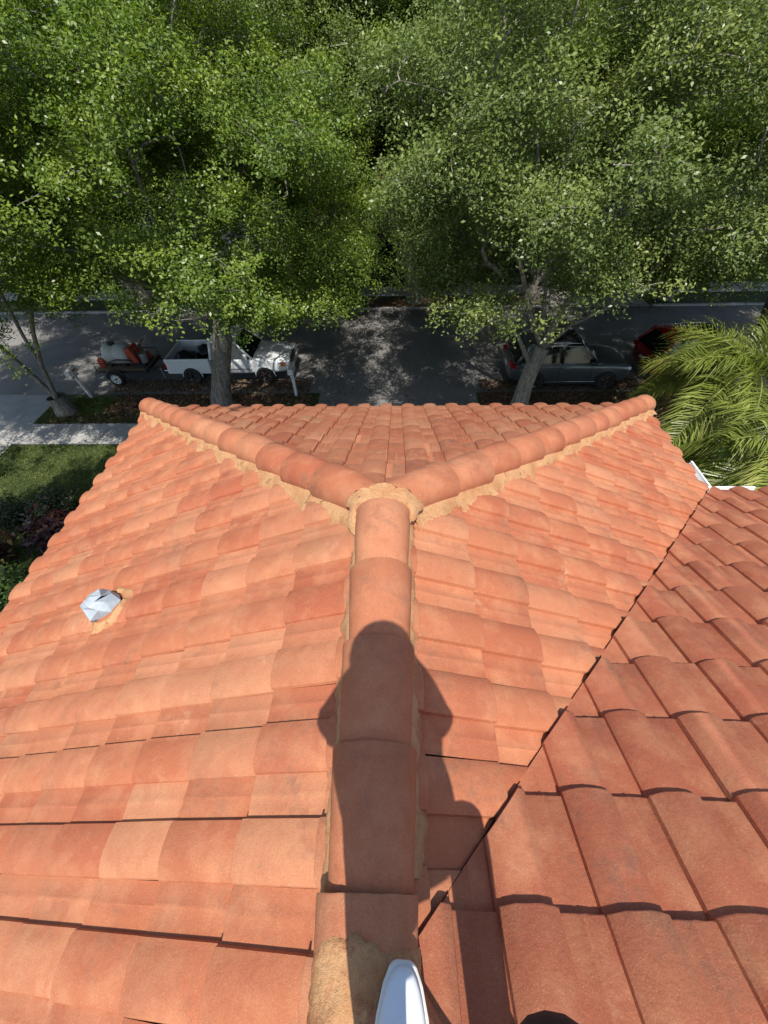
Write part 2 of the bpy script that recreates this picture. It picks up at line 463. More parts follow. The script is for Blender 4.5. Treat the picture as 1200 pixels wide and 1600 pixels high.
house = thing('house', 'house with terracotta tiled hip roof filling the lower half of the picture', 'house', (0, 0, 0))
LIM = {'left': (-1.6, 6), 'right': (-5, 6), 'front': (-5, 5), 'wing': (-1, 5.6)}
slope_obj = {}; TILES = []
rt_ = random.Random(11)
for sn, s in SLOPES.items():
    d, r = s['d'], s['r']
    k = -0
    for k in range(0, 18):
        a = s['A']-k*PLAN
        amin = -1.2 if sn in ('left', 'wing') else -.05
        if a < amin: break
        for j in range(-40, 40):
            u0 = s['joint']+j*TW
            # plan centre of the exposed part
            ca = a-PLAN/2; cu = u0+TW/2
            cx = d[0]*(ca+s['d0'])+r[0]*cu; cy = d[1]*(ca+s['d0'])+r[1]*cu
            lo, hi = LIM[sn]
            t = cx if sn in ('front', 'wing') else cy
            if t < lo or t > hi: continue
            C_ = clips(sn, cx, cy)
            corners = []
            for (uu, aa) in ((0, 0), (TW, 0), (0, -PLAN*1.2), (TW, -PLAN*1.2)):
                A_, U_ = a+aa, u0+uu
                corners.append((d[0]*(A_+s['d0'])+r[0]*U_, d[1]*(A_+s['d0'])+r[1]*U_))
            drop = False; cut = False
            for (nn, pp) in C_:
                ds = [nn[0]*(c[0]-pp[0])+nn[1]*(c[1]-pp[1]) for c in corners]
                if max(ds) < .004: drop = True
                elif min(ds) < 0: cut = True
            if drop: continue
            ox, oy = d[0]*(a+s['d0'])+r[0]*u0, d[1]*(a+s['d0'])+r[1]*u0
            oz = ZB-S*a+(.018 if sn == 'wing' else 0)
            TILES.append(dict(sn=sn, a=a, o=(ox, oy, oz), c=(cx, cy), cut=cut, clips=C_, corners=corners))
def tile_matrix(t):
    s = SLOPES[t['sn']]; d, r = s['d'], s['r']
    rv = Vector((r[0], r[1], 0)); dv = Vector((d[0]*CT, d[1]*CT, -ST)); nv = rv.cross(dv)
    m = Matrix.Identity(4)
    for i in range(3): m[i][0], m[i][1], m[i][2] = rv[i], dv[i], nv[i]
    jm = Matrix.Rotation(rt_.gauss(0, .006), 4, 'Z') @ Matrix.Rotation(rt_.gauss(0, .004), 4, 'X') @ Matrix.Rotation(rt_.gauss(0, .006), 4, 'Y')
    tr = Matrix.Translation((t['o'][0], t['o'][1], t['o'][2]))
    lift = abs(rt_.gauss(0, .0018))
    return tr @ m @ Matrix.Translation((rt_.gauss(0, .0012), rt_.gauss(0, .004), lift)) @ Matrix.Translation((TW/2, 0, 0)) @ jm @ Matrix.Translation((-TW/2, 0, 0))
for t in TILES:
    pts = []
    vis = True
    for c in (t['corners'][0], t['corners'][1], t['corners'][3], t['corners'][2]):
        z = base_z(SLOPES[t['sn']], *c)+.03
        x, y, dd = project((c[0], c[1], z))
        if dd < .1: vis = False
        pts.append((min(max(x, 0), 1200), min(max(y, 0), 1600)))
    ar = abs(sum(pts[i][0]*pts[(i+1) % 4][1]-pts[(i+1) % 4][0]*pts[i][1] for i in range(4)))/2
    t['area'] = ar if vis else 0
TILES.sort(key=lambda t: -t['area'])
for sn in SLOPES:
    s = SLOPES[sn]
    # underlay sheet below the tiles
    z = lambda x, y: base_z(s, x, y)-.03/CT
    e = EAVE-.09
    if sn == 'left': poly = [(-e, -9), (-e, YJ+e), (0, YJ), (0, YV), (3.2, YV-3.2), (3.2, -9)]
    elif sn == 'right': poly = [(0, YJ), (e, YJ+e), (e, YV+e), (0, YV)]
    elif sn == 'front': poly = [(0, YJ), (-e, YJ+e), (e, YJ+e)]
    else: poly = [(0, YV), (e, YV+e), (9, YV+e), (9, YV-3.2), (3.2, YV-3.2)]
    o = from_py('roof_slope', [(x, y, z(x, y)) for x, y in poly], [tuple(range(len(poly)))], DECK, house)
    slope_obj[sn] = o
stuffs = {k: {'V': [], 'F': [], 'T': []} for k in (False, True)}
for i, t in enumerate(TILES):
    Mx = tile_matrix(t); single = i < 300 and t['area'] > 20
    if single and not t['cut']:
        o = bpy.data.objects.new('tile', (red_meshes if t['sn'] == 'wing' else tile_meshes)[i % 5]); COL.objects.link(o); o.parent = slope_obj[t['sn']]; o.matrix_local = Mx
        continue
    bm = bmesh.new(); vs_ = [bm.verts.new(Mx @ Vector(v)) for v in (TVW if t['sn'] == 'wing' else TV)]
    for f in TF: bm.faces.new([vs_[q] for q in f])
    if t['cut']:
        jc = rt_.uniform(-.004, .0045) if t['sn'] == 'wing' else 0
        for (nn, pp) in t['clips']:
            pp = (pp[0]+nn[0]*jc, pp[1]+nn[1]*jc)
            bmesh.ops.bisect_plane(bm, geom=bm.verts[:]+bm.edges[:]+bm.faces[:], plane_co=(pp[0], pp[1], 0), plane_no=(-nn[0], -nn[1], 0), clear_outer=True)
            # give the cut edge a visible thickness
            ed = [e_ for e_ in bm.edges if e_.is_boundary and all(abs((v.co.x-pp[0])*nn[0]+(v.co.y-pp[1])*nn[1]) < 1e-4 for v in e_.verts)]
            if ed:
                ret = bmesh.ops.extrude_edge_only(bm, edges=ed)
                for v in [g for g in ret['geom'] if isinstance(g, bmesh.types.BMVert)]: v.co.z -= .022
    if not bm.faces: bm.free(); continue
    if single:
        me = bpy.data.meshes.new('tile'); bm.to_mesh(me); bm.free(); me.materials.append(TILE_R if t['sn'] == 'wing' else TILE)
        me.polygons.foreach_set('use_smooth', [True]*len(me.polygons))
        try: me.set_sharp_from_angle(angle=math.radians(38))
        except Exception: pass
        link('tile', me, slope_obj[t['sn']])
    else:
        stuff = stuffs[t['sn'] == 'wing']; b0 = len(stuff['V']); bm.verts.index_update()
        stuff['V'] += [tuple(v.co) for v in bm.verts]
        tv = rt_.random()
        for f in bm.faces:
            stuff['F'].append(tuple(b0+v.index for v in f.verts)); stuff['T'].append(tv)
        bm.free()
for isr, stuff in stuffs.items():
    me = bpy.data.meshes.new('tile_field'); me.from_pydata(stuff['V'], [], stuff['F']); me.update()
    a_ = me.attributes.new('tint', 'FLOAT', 'FACE'); a_.data.foreach_set('value', np.array(stuff['T'], np.float32))
    me.polygons.foreach_set('use_smooth', [True]*len(me.polygons))
    try: me.set_sharp_from_angle(angle=math.radians(38))
    except Exception: pass
    o = link('tile_field', me, slope_obj['wing' if isr else 'front'], TILE_SR if isr else TILE_S); o['kind'] = 'stuff'

# ---- ridge and hip cap tiles (barrel tiles lapping one another)
def cap_mesh(r_big, r_small, L, seed):
    rr = random.Random(seed); n = 14; V = []; F = []
    rows = [(0.0, r_big, -.016), (0.0, r_big, 0.0), (.004, r_big+.001, .002), (L*.5, (r_big+r_small)/2, 0), (L, r_small, -.02)]
    for (x, r, dz) in rows:
        for i in range(n+1):
            an = math.radians(-14+208*i/n); rr_ = r*(1 if dz > -.01 or x > 0 else .90)
            V.append((x+rr.uniform(-.0012, .0012), math.cos(an)*rr_, math.sin(an)*rr_*.86+(dz if x > 0.001 else 0)+rr.uniform(-.0008, .0008)))
    for r in range(len(rows)-1):
        for i in range(n):
            a = r*(n+1)+i; F.append((a, a+1, a+n+2, a+n+1))
    me = bpy.data.meshes.new('ridge_tile'); me.from_pydata(V, [], F); me.update()
    me.polygons.foreach_set('use_smooth', [True]*len(F))
    try: me.set_sharp_from_angle(angle=math.radians(45))
    except Exception: pass
    me.materials.append(TILE); return me
cap_meshes = [cap_mesh(.137, .113, .43, j) for j in range(4)]
rc = random.Random(4)
def cap_line(name, start, direction, count, expo, big_first=True, scale0=1.0):
    """caps from `start` (their big end) running along +direction; each next one laps over the small end of the one before"""
    D = Vector(direction).normalized(); side = Vector((0, 0, 1)).cross(D).normalized(); upv = D.cross(side)
    for i in range(count):
        p = Vector(start)+D*(expo*i)
        m = Matrix.Identity(4)
        for q in range(3): m[q][0], m[q][1], m[q][2], m[q][3] = D[q], side[q], upv[q], p[q]
        tilt = Matrix.Rotation(-.030+rc.gauss(0, .004), 4, 'Y') @ Matrix.Rotation(rc.gauss(0, .008), 4, 'Z') @ Matrix.Rotation(rc.gauss(0, .02), 4, 'X')
        o = bpy.data.objects.new(name, cap_meshes[(i+int(start[0]*7)) % 4]); COL.objects.link(o); o.parent = house
        o.matrix_local = m @ Matrix.Translation((0, rc.gauss(0, .003), rc.gauss(0, .002)+.004)) @ tilt
ZC = ZT-.030                                   # axis of the caps
cap_line('ridge_tile', (0, 1.345, ZC), (0, -1, 0), 5, .345)
HL = Vector((-1, 1, -S)); HR = Vector((1, 1, -S))
nh = 13
for hv in (HL, HR):
    u = hv.normalized(); total = hv.length*(EAVE-.02)
    e0 = Vector((0, YJ, ZC))+u*(total+.02)
    cap_line('hip_tile', tuple(e0), tuple(-u), nh, (total-.10)/nh)
hb = Vector((1, -1, S)).normalized()
cap_line('hip_tile', tuple(Vector((0, YV, ZC))+hb*.03), tuple(hb), 6, .345)

# ---- mortar: bedding along hips and ridge, with a ragged outer edge that follows the tiles
def roll_z(s, x, y):
    return base_z(s, x, y)+(CREST+TT*.6)/CT
def mortar_run(p0, p1, side2, sname, seed, w0, w1, inner=.125, mid_o=.045):
    """bedding mortar: p0,p1 plan points on the hip line; side2 plan unit normal towards slope sname"""
    rr = random.Random(seed); s = SLOPES[sname]
    p0 = Vector(p0); p1 = Vector(p1); L = (p1-p0).length; n = max(8, int(L/.016)); V = []; F = []
    ph = [rr.uniform(0, 6.28) for _ in range(6)]; wv = 0; mv = 0
    for i in range(n+1):
        t = i/n; c = p0.lerp(p1, t); l = t*L
        wv = .75*wv+rr.uniform(-1, 1)*.011; mv = .7*mv+rr.uniform(-1, 1)*.005
        wob = .5+.5*math.sin(l*17+ph[0])*math.sin(l*6.3+ph[1])
        def at(o): return Vector((c.x+side2[0]*o, c.y+side2[1]*o))
        offs = [inner-.035, inner, inner+mid_o*.55+mv*.5, inner+mid_o+mv, inner+mid_o+w0+(w1-w0)*wob+wv]
        P5 = [at(o) for o in offs]
        zs = [roll_z(s, P5[0].x, P5[0].y)+.030, roll_z(s, P5[1].x, P5[1].y)+.022+rr.uniform(-.002, .003), roll_z(s, P5[2].x, P5[2].y)+.012+rr.uniform(-.003, .004),
              roll_z(s, P5[3].x, P5[3].y)+.001+rr.uniform(-.004, .004), min(surf_z(s, P5[4].x, P5[4].y)-.004, roll_z(s, P5[4].x, P5[4].y)-.012)]
        V += [(p.x, p.y, z) for p, z in zip(P5, zs)]
    for i in range(n):
        for k in range(4):
            a = 5*i+k; F.append((a, a+1, a+6, a+5))
    return from_py('mortar', V, F, MORTAR, house, smooth=True)
q = math.sqrt(.5)
cornerL, cornerR = (-EAVE-.0, YJ+EAVE), (EAVE, YJ+EAVE)
mortar_run((-.06, YJ+.06), cornerL, (-q, -q), 'left', 1, .012, .060, mid_o=.030)
mortar_run((.06, YJ+.06), cornerR, (q, -q), 'right', 2, .012, .060, mid_o=.030)
mortar_run((-.10, YJ+.10), cornerL, (q, q), 'front', 3, .01, .03, mid_o=.02)
mortar_run((.10, YJ+.10), cornerR, (-q, q), 'front', 4, .01, .03, mid_o=.02)
mortar_run((0, 1.36), (0, -.24), (-1, 0), 'left', 5, .004, .012, inner=.128, mid_o=.014)
mortar_run((0, 1.36), (0, .0), (1, 0), 'right', 6, .006, .014, inner=.128, mid_o=.018)
# closing lumps of mortar in the mouths of the last hip caps
for sx, c in ((-1, cornerL), (1, cornerR)):
    bm = bmesh.new(); hv = Vector((sx, 1, -S)).normalized()
    bmesh.ops.create_uvsphere(bm, u_segments=14, v_segments=8, radius=.118)
    rr = random.Random(3)
    sd = Vector((0, 0, 1)).cross(hv).normalized(); u3 = hv.cross(sd)
    for v in bm.verts:
        x, y, z = v.co; v.co = hv*(x*.22)+sd*y+u3*(z*.84)+Vector((rr.uniform(-.003, .003),)*3)
    from_bm('mortar', bm, TILE, house, True, Vector((c[0], c[1], ZC-S*EAVE))+hv*.0)
# mortar patch over the meeting of ridge and hips: a height field above the caps
def patch(name, zfn, cx, cy, rfn, mat, seed, nr=16, na=84):
    """lump of mortar: polar height field with a ragged, feathered rim"""
    rr = random.Random(seed); V = [(cx, cy, zfn(cx, cy))]; F = []; jit = [1.0]*na; w_ = 0.0
    for i in range(na): w_ = .78*w_+rr.uniform(-1, 1)*.030; jit[i] = 1+w_*min(1, 6*min(i, na-i)/na)
    for k in range(1, nr+1):
        f = k/nr
        for i in range(na):
            an = 2*math.pi*i/na; R_ = rfn(an)*jit[i]
            x, y = cx+math.cos(an)*R_*f, cy+math.sin(an)*R_*f
            z = zfn(x, y)+rr.uniform(-.0025, .0025)
            if k == nr: z -= .022
            V.append((x, y, z))
    for i in range(na): F.append((0, 1+i, 1+(i+1) % na))
    for k in range(nr-1):
        for i in range(na):
            a, b = 1+k*na+i, 1+k*na+(i+1) % na; F.append((a, a+na, b+na, b))
    return from_py(name, V, F, mat, house, smooth=True)
def cap_z(dist, axis_z, r=.125):
    return axis_z+.86*math.sqrt(max(0, r*r-dist*dist)) if dist < r else -9
def junction(x, y):
    dx, dy = x, y-YJ; d = math.hypot(dx, dy)
    sl = SLOPES['left' if x < 0 else 'right'] if dy < abs(dx) else SLOPES['front']
    z = ZC+.111-.020*min(d/.155, 1.3)**2-.70*max(0, d-.118)
    if dy > .02: z = ZC+.111-.5*max(0, dy-.055)
    z = max(z, roll_z(sl, x, y)+.007)
    if y < 1.345 and abs(x) < .128: z = min(z, cap_z(abs(x), ZC, .13)-.02)
    return z+.003*math.sin(x*45)*math.sin(y*39)
patch('mortar', junction, 0, YJ-.02, lambda an: (.190+.016*math.sin(an*5+1)+.008*math.sin(an*11)) if math.sin(an) < .15 else max(.085, .190-.32*(math.sin(an)-.15)), MORTAR, 8)
# mortar patch where the ridge meets the rising hip (underfoot)
def foot_patch(x, y):
    z1 = cap_z(abs(x), ZC+.008, .137)
    z2 = -9
    t_ = (x-(y-YV))/2
    if t_ > -.05: z2 = cap_z(abs(x+(y-YV))*q, ZC+.006+S*max(0, t_), .137)
    lo = roll_z(SLOPES['left'], x, y)+.004 if x < .05-(y-YV if y < YV else 0) else roll_z(SLOPES['wing'], x, y)+.004
    return max(z1, z2, lo)+.003+.0025*math.sin(x*60+y*23)
patch('mortar', foot_patch, -.005, -.335, lambda an: min(.245, .142/max(.05, abs(math.cos(an))))+.012*math.sin(3*an+.6)+.010*math.sin(7*an+2)+.006*math.sin(13*an), MORTAR_W, 12, 18, 96)
mortar_run((.02, YV-.02), (1.5, YV-1.5), (q, q), 'wing', 13, .006, .016, mid_o=.012)
mortar_run((.02, YV-.02), (1.5, YV-1.5), (-q, -q), 'left', 14, .006, .016, mid_o=.012)

# ---- valley flashing, fascia, gutters, walls
vl = []
for t in (0, 3.28):
    for off in (-.16, 0, .16):
        x, y = t+off*q, YV+t-off*q
        zz = base_z(SLOPES['right'], t, 0)+.006+abs(off)*S*q*.5
        vl.append((x, y, zz))
from_py('valley_flashing', vl, [(0, 1, 4, 3), (1, 2, 5, 4)], simple('old_flashing', (.13, .085, .062), .7, metallic=.3, var=.3, scale=20), house)
ez = ZB-S*EAVE
def fascia(x0, x1, y0, y1):
    box_obj('fascia', x0, x1, y0, y1, ez-.24, ez-.03, WHITE, house)
fascia(-EAVE+.12, -EAVE+.15, -9, YJ+EAVE-.15); fascia(EAVE-.15, EAVE-.12, YV+EAVE+.02, YJ+EAVE-.15)
fascia(-EAVE+.12, EAVE-.12, YJ+EAVE-.148, YJ+EAVE-.12); fascia(EAVE-.118, 9, YV+EAVE-.12, YV+EAVE-.09)
def soffit(x0, x1, y0, y1):
    box_obj('soffit', x0, x1, y0, y1, ez-.26, ez-.245, WHITE, house)
soffit(-EAVE+.15, EAVE-.15, -9, YJ+EAVE-.15); soffit(EAVE-.149, 9, -9, YV+EAVE-.12)
wz = ez-.262
box_obj('wall', -2.80, 2.80, -9, 4.15, 0, wz, STUCCO, house)
box_obj('wall', 2.803, 9.0, -9, 2.50, 0, wz, STUCCO, house)
box_obj('garage_door', -2.4, 2.4, 4.153, 4.21, 0, 2.3, WHITE, house)
def window(x0, x1, z0, z1, y):
    w = box_obj('window', x0, x1, y, y+.05, z0, z1, WHITE, house)
    box_obj('pane', x0+.07, x1-.07, y+.052, y+.06, z0+.07, z1-.07, GLASSD, w)
window(-1.9, -.5, 3.2, 4.5, 4.153); window(.5, 1.9, 3.2, 4.5, 4.153); window(4.2, 6.0, 3.2, 4.5, 2.503)
def gutter(p, run, length):
    """K-style gutter: open trough; p = back corner at the fascia, run = unit plan vector, outwards = left of run"""
    r_ = Vector((run[0], run[1], 0)); o_ = Vector((r_.y, -r_.x, 0))
    pr = [(0, .0), (0, -.11), (.075, -.11), (.105, -.055), (.118, -.02), (.118, .004), (.098, .004), (.098, -.012), (.088, -.05), (.066, -.10), (.008, -.10), (.008, 0)]
    V = []; F = []
    for e in (0, 1):
        for (a, b) in pr:
            v = Vector(p)+r_*(length*e)+o_*a; V.append((v.x, v.y, v.z+b))
    n = len(pr)
    for i in range(n): F.append((i, (i+1) % n, n+(i+1) % n, n+i))
    F.append(tuple(range(n))); F.append(tuple(range(2*n-1, n-1, -1)))
    bm = bmesh.new(); vv = [bm.verts.new(v) for v in V]
    for f in F: bm.faces.new([vv[i] for i in f])
    return from_bm('gutter', bm, GUTTER, house)
gz = ez-.035
gutter((EAVE+.02, YV+EAVE+.14, gz+.02), (0, 1), .42)
gutter((EAVE+.60, YV+EAVE+.02, gz+.02), (-1, 0), .60-.02)

# ---- vent pipe with crumpled lead flashing on the left slope
def vent():
    root = bpy.data.objects.new('roof_vent', None); COL.objects.link(root); root.parent = house
    root['label'] = 'crumpled pale metal flashing over a vent pipe'
    s = SLOPES['left']; cx, cy = -1.84, 1.30
    z0 = base_z(s, cx, cy)
    nrm = Vector((-ST, 0, CT)); dn = Vector((-CT, 0, -ST)); rv = Vector((0, 1, 0))
    def P(u, v, h): return Vector((cx, cy, z0))+rv*u+dn*v+nrm*h
    rr = random.Random(21)
    # crumpled lead boot: faceted cone, torn open towards the ridge
    bm = bmesh.new(); n = 9; rings = []
    for (R_, h) in ((.118, .050), (.106, .095), (.066, .150), (.028, .172)):
        ring = []
        for i in range(n):
            an = 2*math.pi*(i+.5*(len(rings) % 2))/n; f = R_*rr.uniform(.80, 1.18)
            ring.append(bm.verts.new(P(math.cos(an)*f, .02+math.sin(an)*f, h+rr.uniform(-.016, .016))))
        rings.append(ring)
    for ri, (a, b2) in enumerate(zip(rings, rings[1:])):
        for i in range(n):
            j = (i+1) % n
            bm.faces.new((a[i], a[j], b2[i]))
            if not (ri == 1 and i == 6): bm.faces.new((a[j], b2[j], b2[i]))      # one facet torn open
    bm.faces.new(rings[-1])
    ob = from_bm('flashing', bm, LEAD, root)
    sol = ob.modifiers.new('thick', 'SOLIDIFY'); sol.thickness = .004; sol.offset = 0
    # pipe inside
    bm = bmesh.new(); tube(bm, [P(0, .03, -.02), P(0, .03, .13)], .05, 16, cap=False)
    ob = from_bm('vent_pipe', bm, BLACKP, root, True); m2 = ob.modifiers.new('thick', 'SOLIDIFY'); m2.thickness = .005
    # collar bedded on the tiles
    V = []; F = []; n = 30
    for i in range(n):
        an = 2*math.pi*i/n
        for k, (R_, hh) in enumerate(((.075, .10), (.110, .082), (.135+rr.uniform(-.008, .008), .065))):
            u, v = math.cos(an)*R_-.01, math.sin(an)*R_+.005; p = P(u, v, 0); zz = surf_z(s, p.x, p.y)
            V.append((p.x, p.y, max(zz+(.012 if k == 1 else (-.004 if k == 2 else .03)), z0-S*(-(p.x-cx))*-1*0+zz)))
    for i in range(n):
        j = (i+1) % n
        for k in range(2): F.append((3*i+k, 3*i+k+1, 3*j+k+1, 3*j+k))
    from_py('collar', V, F, LEAD, root, True)
    V = []; F = []; n = 40
    for i in range(n):
        an = math.radians(150+215*i/(n-1)); 
        for k, R_ in enumerate((.115, .145, .172+.015*math.sin(an*5)+rr.uniform(-.008, .008))):
            u, v = math.cos(an)*R_-.01, math.sin(an)*R_+.005; p = P(u, v, 0); zz = surf_z(s, p.x, p.y)
            V.append((p.x, p.y, zz+(.010, .024+rr.uniform(0, .008), -.004)[k]))
    for i in range(n-1):
        for k in range(2): F.append((3*i+k, 3*i+k+1, 3*i+k+4, 3*i+k+3))
    from_py('mortar', V, F, MORTAR, root, True)
vent()

# ------------------------------------------------------------------ trees
CAN_X = [0, 60, 120, 180, 235, 330, 440, 470, 560, 620, 640, 700, 800, 870, 960, 1050, 1100, 1200]
CAN_Y = [520, 505, 545, 560, 530, 535, 530, 530, 525, 470, 465, 515, 535, 525, 490, 465, 480, 480]
def grow(seed, trunk, limbs, lobes, n_attr, leaves_per, at=None, leaf=(.076, .040), tip=.0065, spread=.30, flat=.6, droop=.0):
    """trunk: list of (pt, radius); limbs: list of polylines starting at a trunk index; lobes: (cx,cy,cz,rx,ry,rz,weight).
    returns wood (V,F) and leaves (V,F,tint)"""
    rg = np.random.default_rng(seed)
    nodes = [np.array(p, float) for p, _ in trunk]; par = [-1]+list(range(len(trunk)-1)); fix = [r for _, r in trunk]
    for (start, pts) in limbs:
        pi = start
        for p in pts:
            nodes.append(np.array(p, float)); par.append(pi); fix.append(0.0); pi = len(nodes)-1
    n_fix_start = len(trunk)
    lobes = np.array(lobes, float); w = lobes[:, 6]/lobes[:, 6].sum()
    li = rg.choice(len(lobes), n_attr, p=w)
    dirs = rg.normal(size=(n_attr, 3)); dirs /= np.linalg.norm(dirs, axis=1)[:, None]
    rad = rg.uniform(.25, 1, n_attr)**.45
    dirs[:, 2] = np.where(dirs[:, 2] < -.25, -dirs[:, 2]*.8, dirs[:, 2])
    A = lobes[li, :3]+dirs*lobes[li, 3:6]*rad[:, None]
    A = A[A[:, 2] > 3.2]
    if at is not None:                      # this tree's own lower crown edge, where it was pruned over the parked cars
        keep = []
        for p in A:
            x, y, dd = project((p[0]+at[0], p[1]+at[1], p[2]-.15)); keep.append(y < np.interp(x, CAN_X, CAN_Y)-12 or not (0 < x < 1200))
        A = A[np.array(keep)]
    hub = nodes[len(trunk)-1]
    order = np.argsort(np.linalg.norm(A-hub, axis=1)); A = A[order]
    depth = [0.0]*len(nodes)
    for i in range(1, len(nodes)): depth[i] = depth[par[i]]+np.linalg.norm(nodes[i]-nodes[par[i]])
    NP = np.array(nodes); ends = []
    cand0 = 2 if len(trunk) > 2 else 0
    for a in A:
        d = np.linalg.norm(NP[cand0:]-a, axis=1)+.22*np.array(depth[cand0:])
        j = int(np.argmin(d))+cand0; b = NP[j]; v = a-b; L = np.linalg.norm(v)
        k = max(2, int(L/.5)); pi = j
        side = rg.normal(size=3)*.08*L
        pd = NP[j]-NP[par[j]] if par[j] >= 0 else np.array([0, 0, 1.0]); pd = pd/(np.linalg.norm(pd)+1e-9); ctl = b+pd*L*.45+v*.15
        for m in range(1, k+1):
            t = m/k; pnt = b*(1-t)**2+2*ctl*t*(1-t)+a*t*t+side*math.sin(math.pi*t)*t
            nodes.append(pnt); par.append(pi); fix.append(0.0); depth.append(depth[pi]+L/k); pi = len(nodes)-1
        ends.append(pi); NP = np.array(nodes)
    n = len(nodes); r2 = np.zeros(n); kids = np.zeros(n, int)
    for i in range(n):
        if par[i] >= 0: kids[par[i]] += 1
    for i in range(n-1, -1, -1):
        if r2[i] == 0: r2[i] = tip**2.3
        if par[i] >= 0: r2[par[i]] += r2[i]
    R = r2**(1/2.3)
    R[:len(trunk)] = fix[:len(trunk)]
    R[len(trunk):] = np.minimum(R[len(trunk):], fix[len(trunk)-1]*.62)
    V = []; F = []; base = 0
    Vt = []
    for i in range(1, n):
        a, b = NP[par[i]], NP[i]; ra, rb = (R[par[i]] if par[i] < len(trunk) and i < len(trunk) else min(R[par[i]], R[i]*1.35)), R[i]
        t = b-a; L = np.linalg.norm(t)
        if L < 1e-6: continue
        t = t/L; e = np.array([1, 0, 0]) if abs(t[0]) < .8 else np.array([0, 1, 0])
        e1 = np.cross(t, e); e1 /= np.linalg.norm(e1); e2 = np.cross(t, e1)
        sides = 12 if i < len(trunk) else (6 if R[i] > .03 else 3)
        an = np.arange(sides)*2*math.pi/sides
        ring = np.cos(an)[:, None]*e1+np.sin(an)[:, None]*e2
        lump = 1+(.06*np.sin(an*3+i) if sides == 12 else 0*an)
        Vt.append(a+ring*ra*lump[:, None]); Vt.append(b+t*rb*.25+ring*rb*lump[:, None])
        for k in range(sides): F.append((base+k, base+(k+1) % sides, base+sides+(k+1) % sides, base+sides+k))
        base += 2*sides
    Vw = np.concatenate(Vt)
    # leaves: sprays around every branch end
    E = NP[ends]; m = len(E)
    cnt = np.maximum(10, (leaves_per*rg.uniform(.55, 1.45, m)).astype(int)); tot = cnt.sum()
    idx = np.repeat(np.arange(m), cnt)
    sub = rg.normal(size=(m, 7, 3))*np.array([spread, spread, spread*flat])          # several twigs to a spray
    sj = rg.integers(0, 7, tot)
    off = sub[idx, sj]+rg.normal(size=(tot, 3))*np.array([.12, .12, .10])*(spread/.34)
    c = E[idx]+off
    c[:, 2] -= droop*rg.random(tot)
    outw = c-np.array([hub[0], hub[1], hub[2]-0.5]); outw /= np.linalg.norm(outw, axis=1)[:, None]
    nrm = np.array([0, 0, .75])+outw*.45+rg.normal(size=(tot, 3))*.62; nrm /= np.linalg.norm(nrm, axis=1)[:, None]
    ax = rg.normal(size=(tot, 3))+outw*.6; ax -= nrm*(ax*nrm).sum(1)[:, None]; ax /= np.linalg.norm(ax, axis=1)[:, None]
    bx = np.cross(nrm, ax)
    sc = rg.uniform(.65, 1.25, tot)[:, None]; la, lb = leaf[0]*sc, leaf[1]*sc
    q0 = c-ax*la*.5; q1 = c-ax*la*.02+bx*lb*.5+nrm*lb*.12; q2 = c+ax*la*.5; q3 = c-ax*la*.02-bx*lb*.5+nrm*lb*.12
    LV = np.stack([q0, q1, q2, q3], 1).reshape(-1, 3)
    LF = np.arange(tot*4).reshape(-1, 4)
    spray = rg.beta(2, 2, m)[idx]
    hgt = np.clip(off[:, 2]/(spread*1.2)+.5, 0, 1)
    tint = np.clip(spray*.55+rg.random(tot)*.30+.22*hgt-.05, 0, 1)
    return (Vw, np.array([f if len(f) == 4 else f for f in F])), (LV, LF, tint)

def lobes_for(seed, n, cx, cy, cz, R, zlo, zhi, lr):
    """clumps laid over a domed shell, plus a few inside"""
    rr = random.Random(seed); L = []; zc = zlo+(zhi-zlo)*.30
    for i in range(n):
        inner = i % 5 == 0
        sz = -.42+1.40*((i+.5)/n); sz = min(sz, .985); an = i*2.39996+rr.uniform(-.25, .25)
        rad = math.sqrt(1-sz*sz)*R*(rr.uniform(.35, .65) if inner else rr.uniform(.76, 1.12))
        z = zc+(sz*(zhi-zc) if sz > 0 else sz/.42*(zc-zlo))*(.7 if inner else rr.uniform(.9, 1.06))
        s = lr*rr.uniform(.7, 1.3)
        L.append((cx+math.cos(an)*rad, cy+math.sin(an)*rad, z, s, s, s*.52, s*s))
    return L
ORD = ['first', 'second', 'third', 'fourth', 'fifth', 'sixth', 'seventh', 'eighth', 'ninth', 'tenth', 'eleventh', 'twelfth', 'thirteenth']
TREE_MESH = {}
def tree_variant(key, seed, trunk, limbs, lobes, n_attr, per, **kw):
    (wv, wf), (lv, lf, tint) = grow(seed, trunk, limbs, lobes, n_attr, per, **kw)
    w = np_mesh('trunk', wv, wf, smooth=True); l = np_mesh('crown', lv, lf, tint)
    TREE_MESH[key] = (w, l)
def place_tree(key, label, x, y, rz, sc=1.0, group=None, leafmat=LEAF, bark=BARK, sz=None):
    t = thing('oak_tree', label, 'tree', (x, y, 0), rz, group)
    t.scale = (sc, sc, sz or sc)
    w, l = TREE_MESH[key]
    for me, mt, nm in ((w, bark, 'trunk'), (l, leafmat, 'crown')):
        if me.materials and me.materials[0] != mt: me = me.copy()
        if not me.materials: me.materials.append(mt)
        else: me.materials[0] = mt
        o = bpy.data.objects.new(nm, me); COL.objects.link(o); o.parent = t
        if nm == 'crown': o['kind'] = 'stuff'
    return t
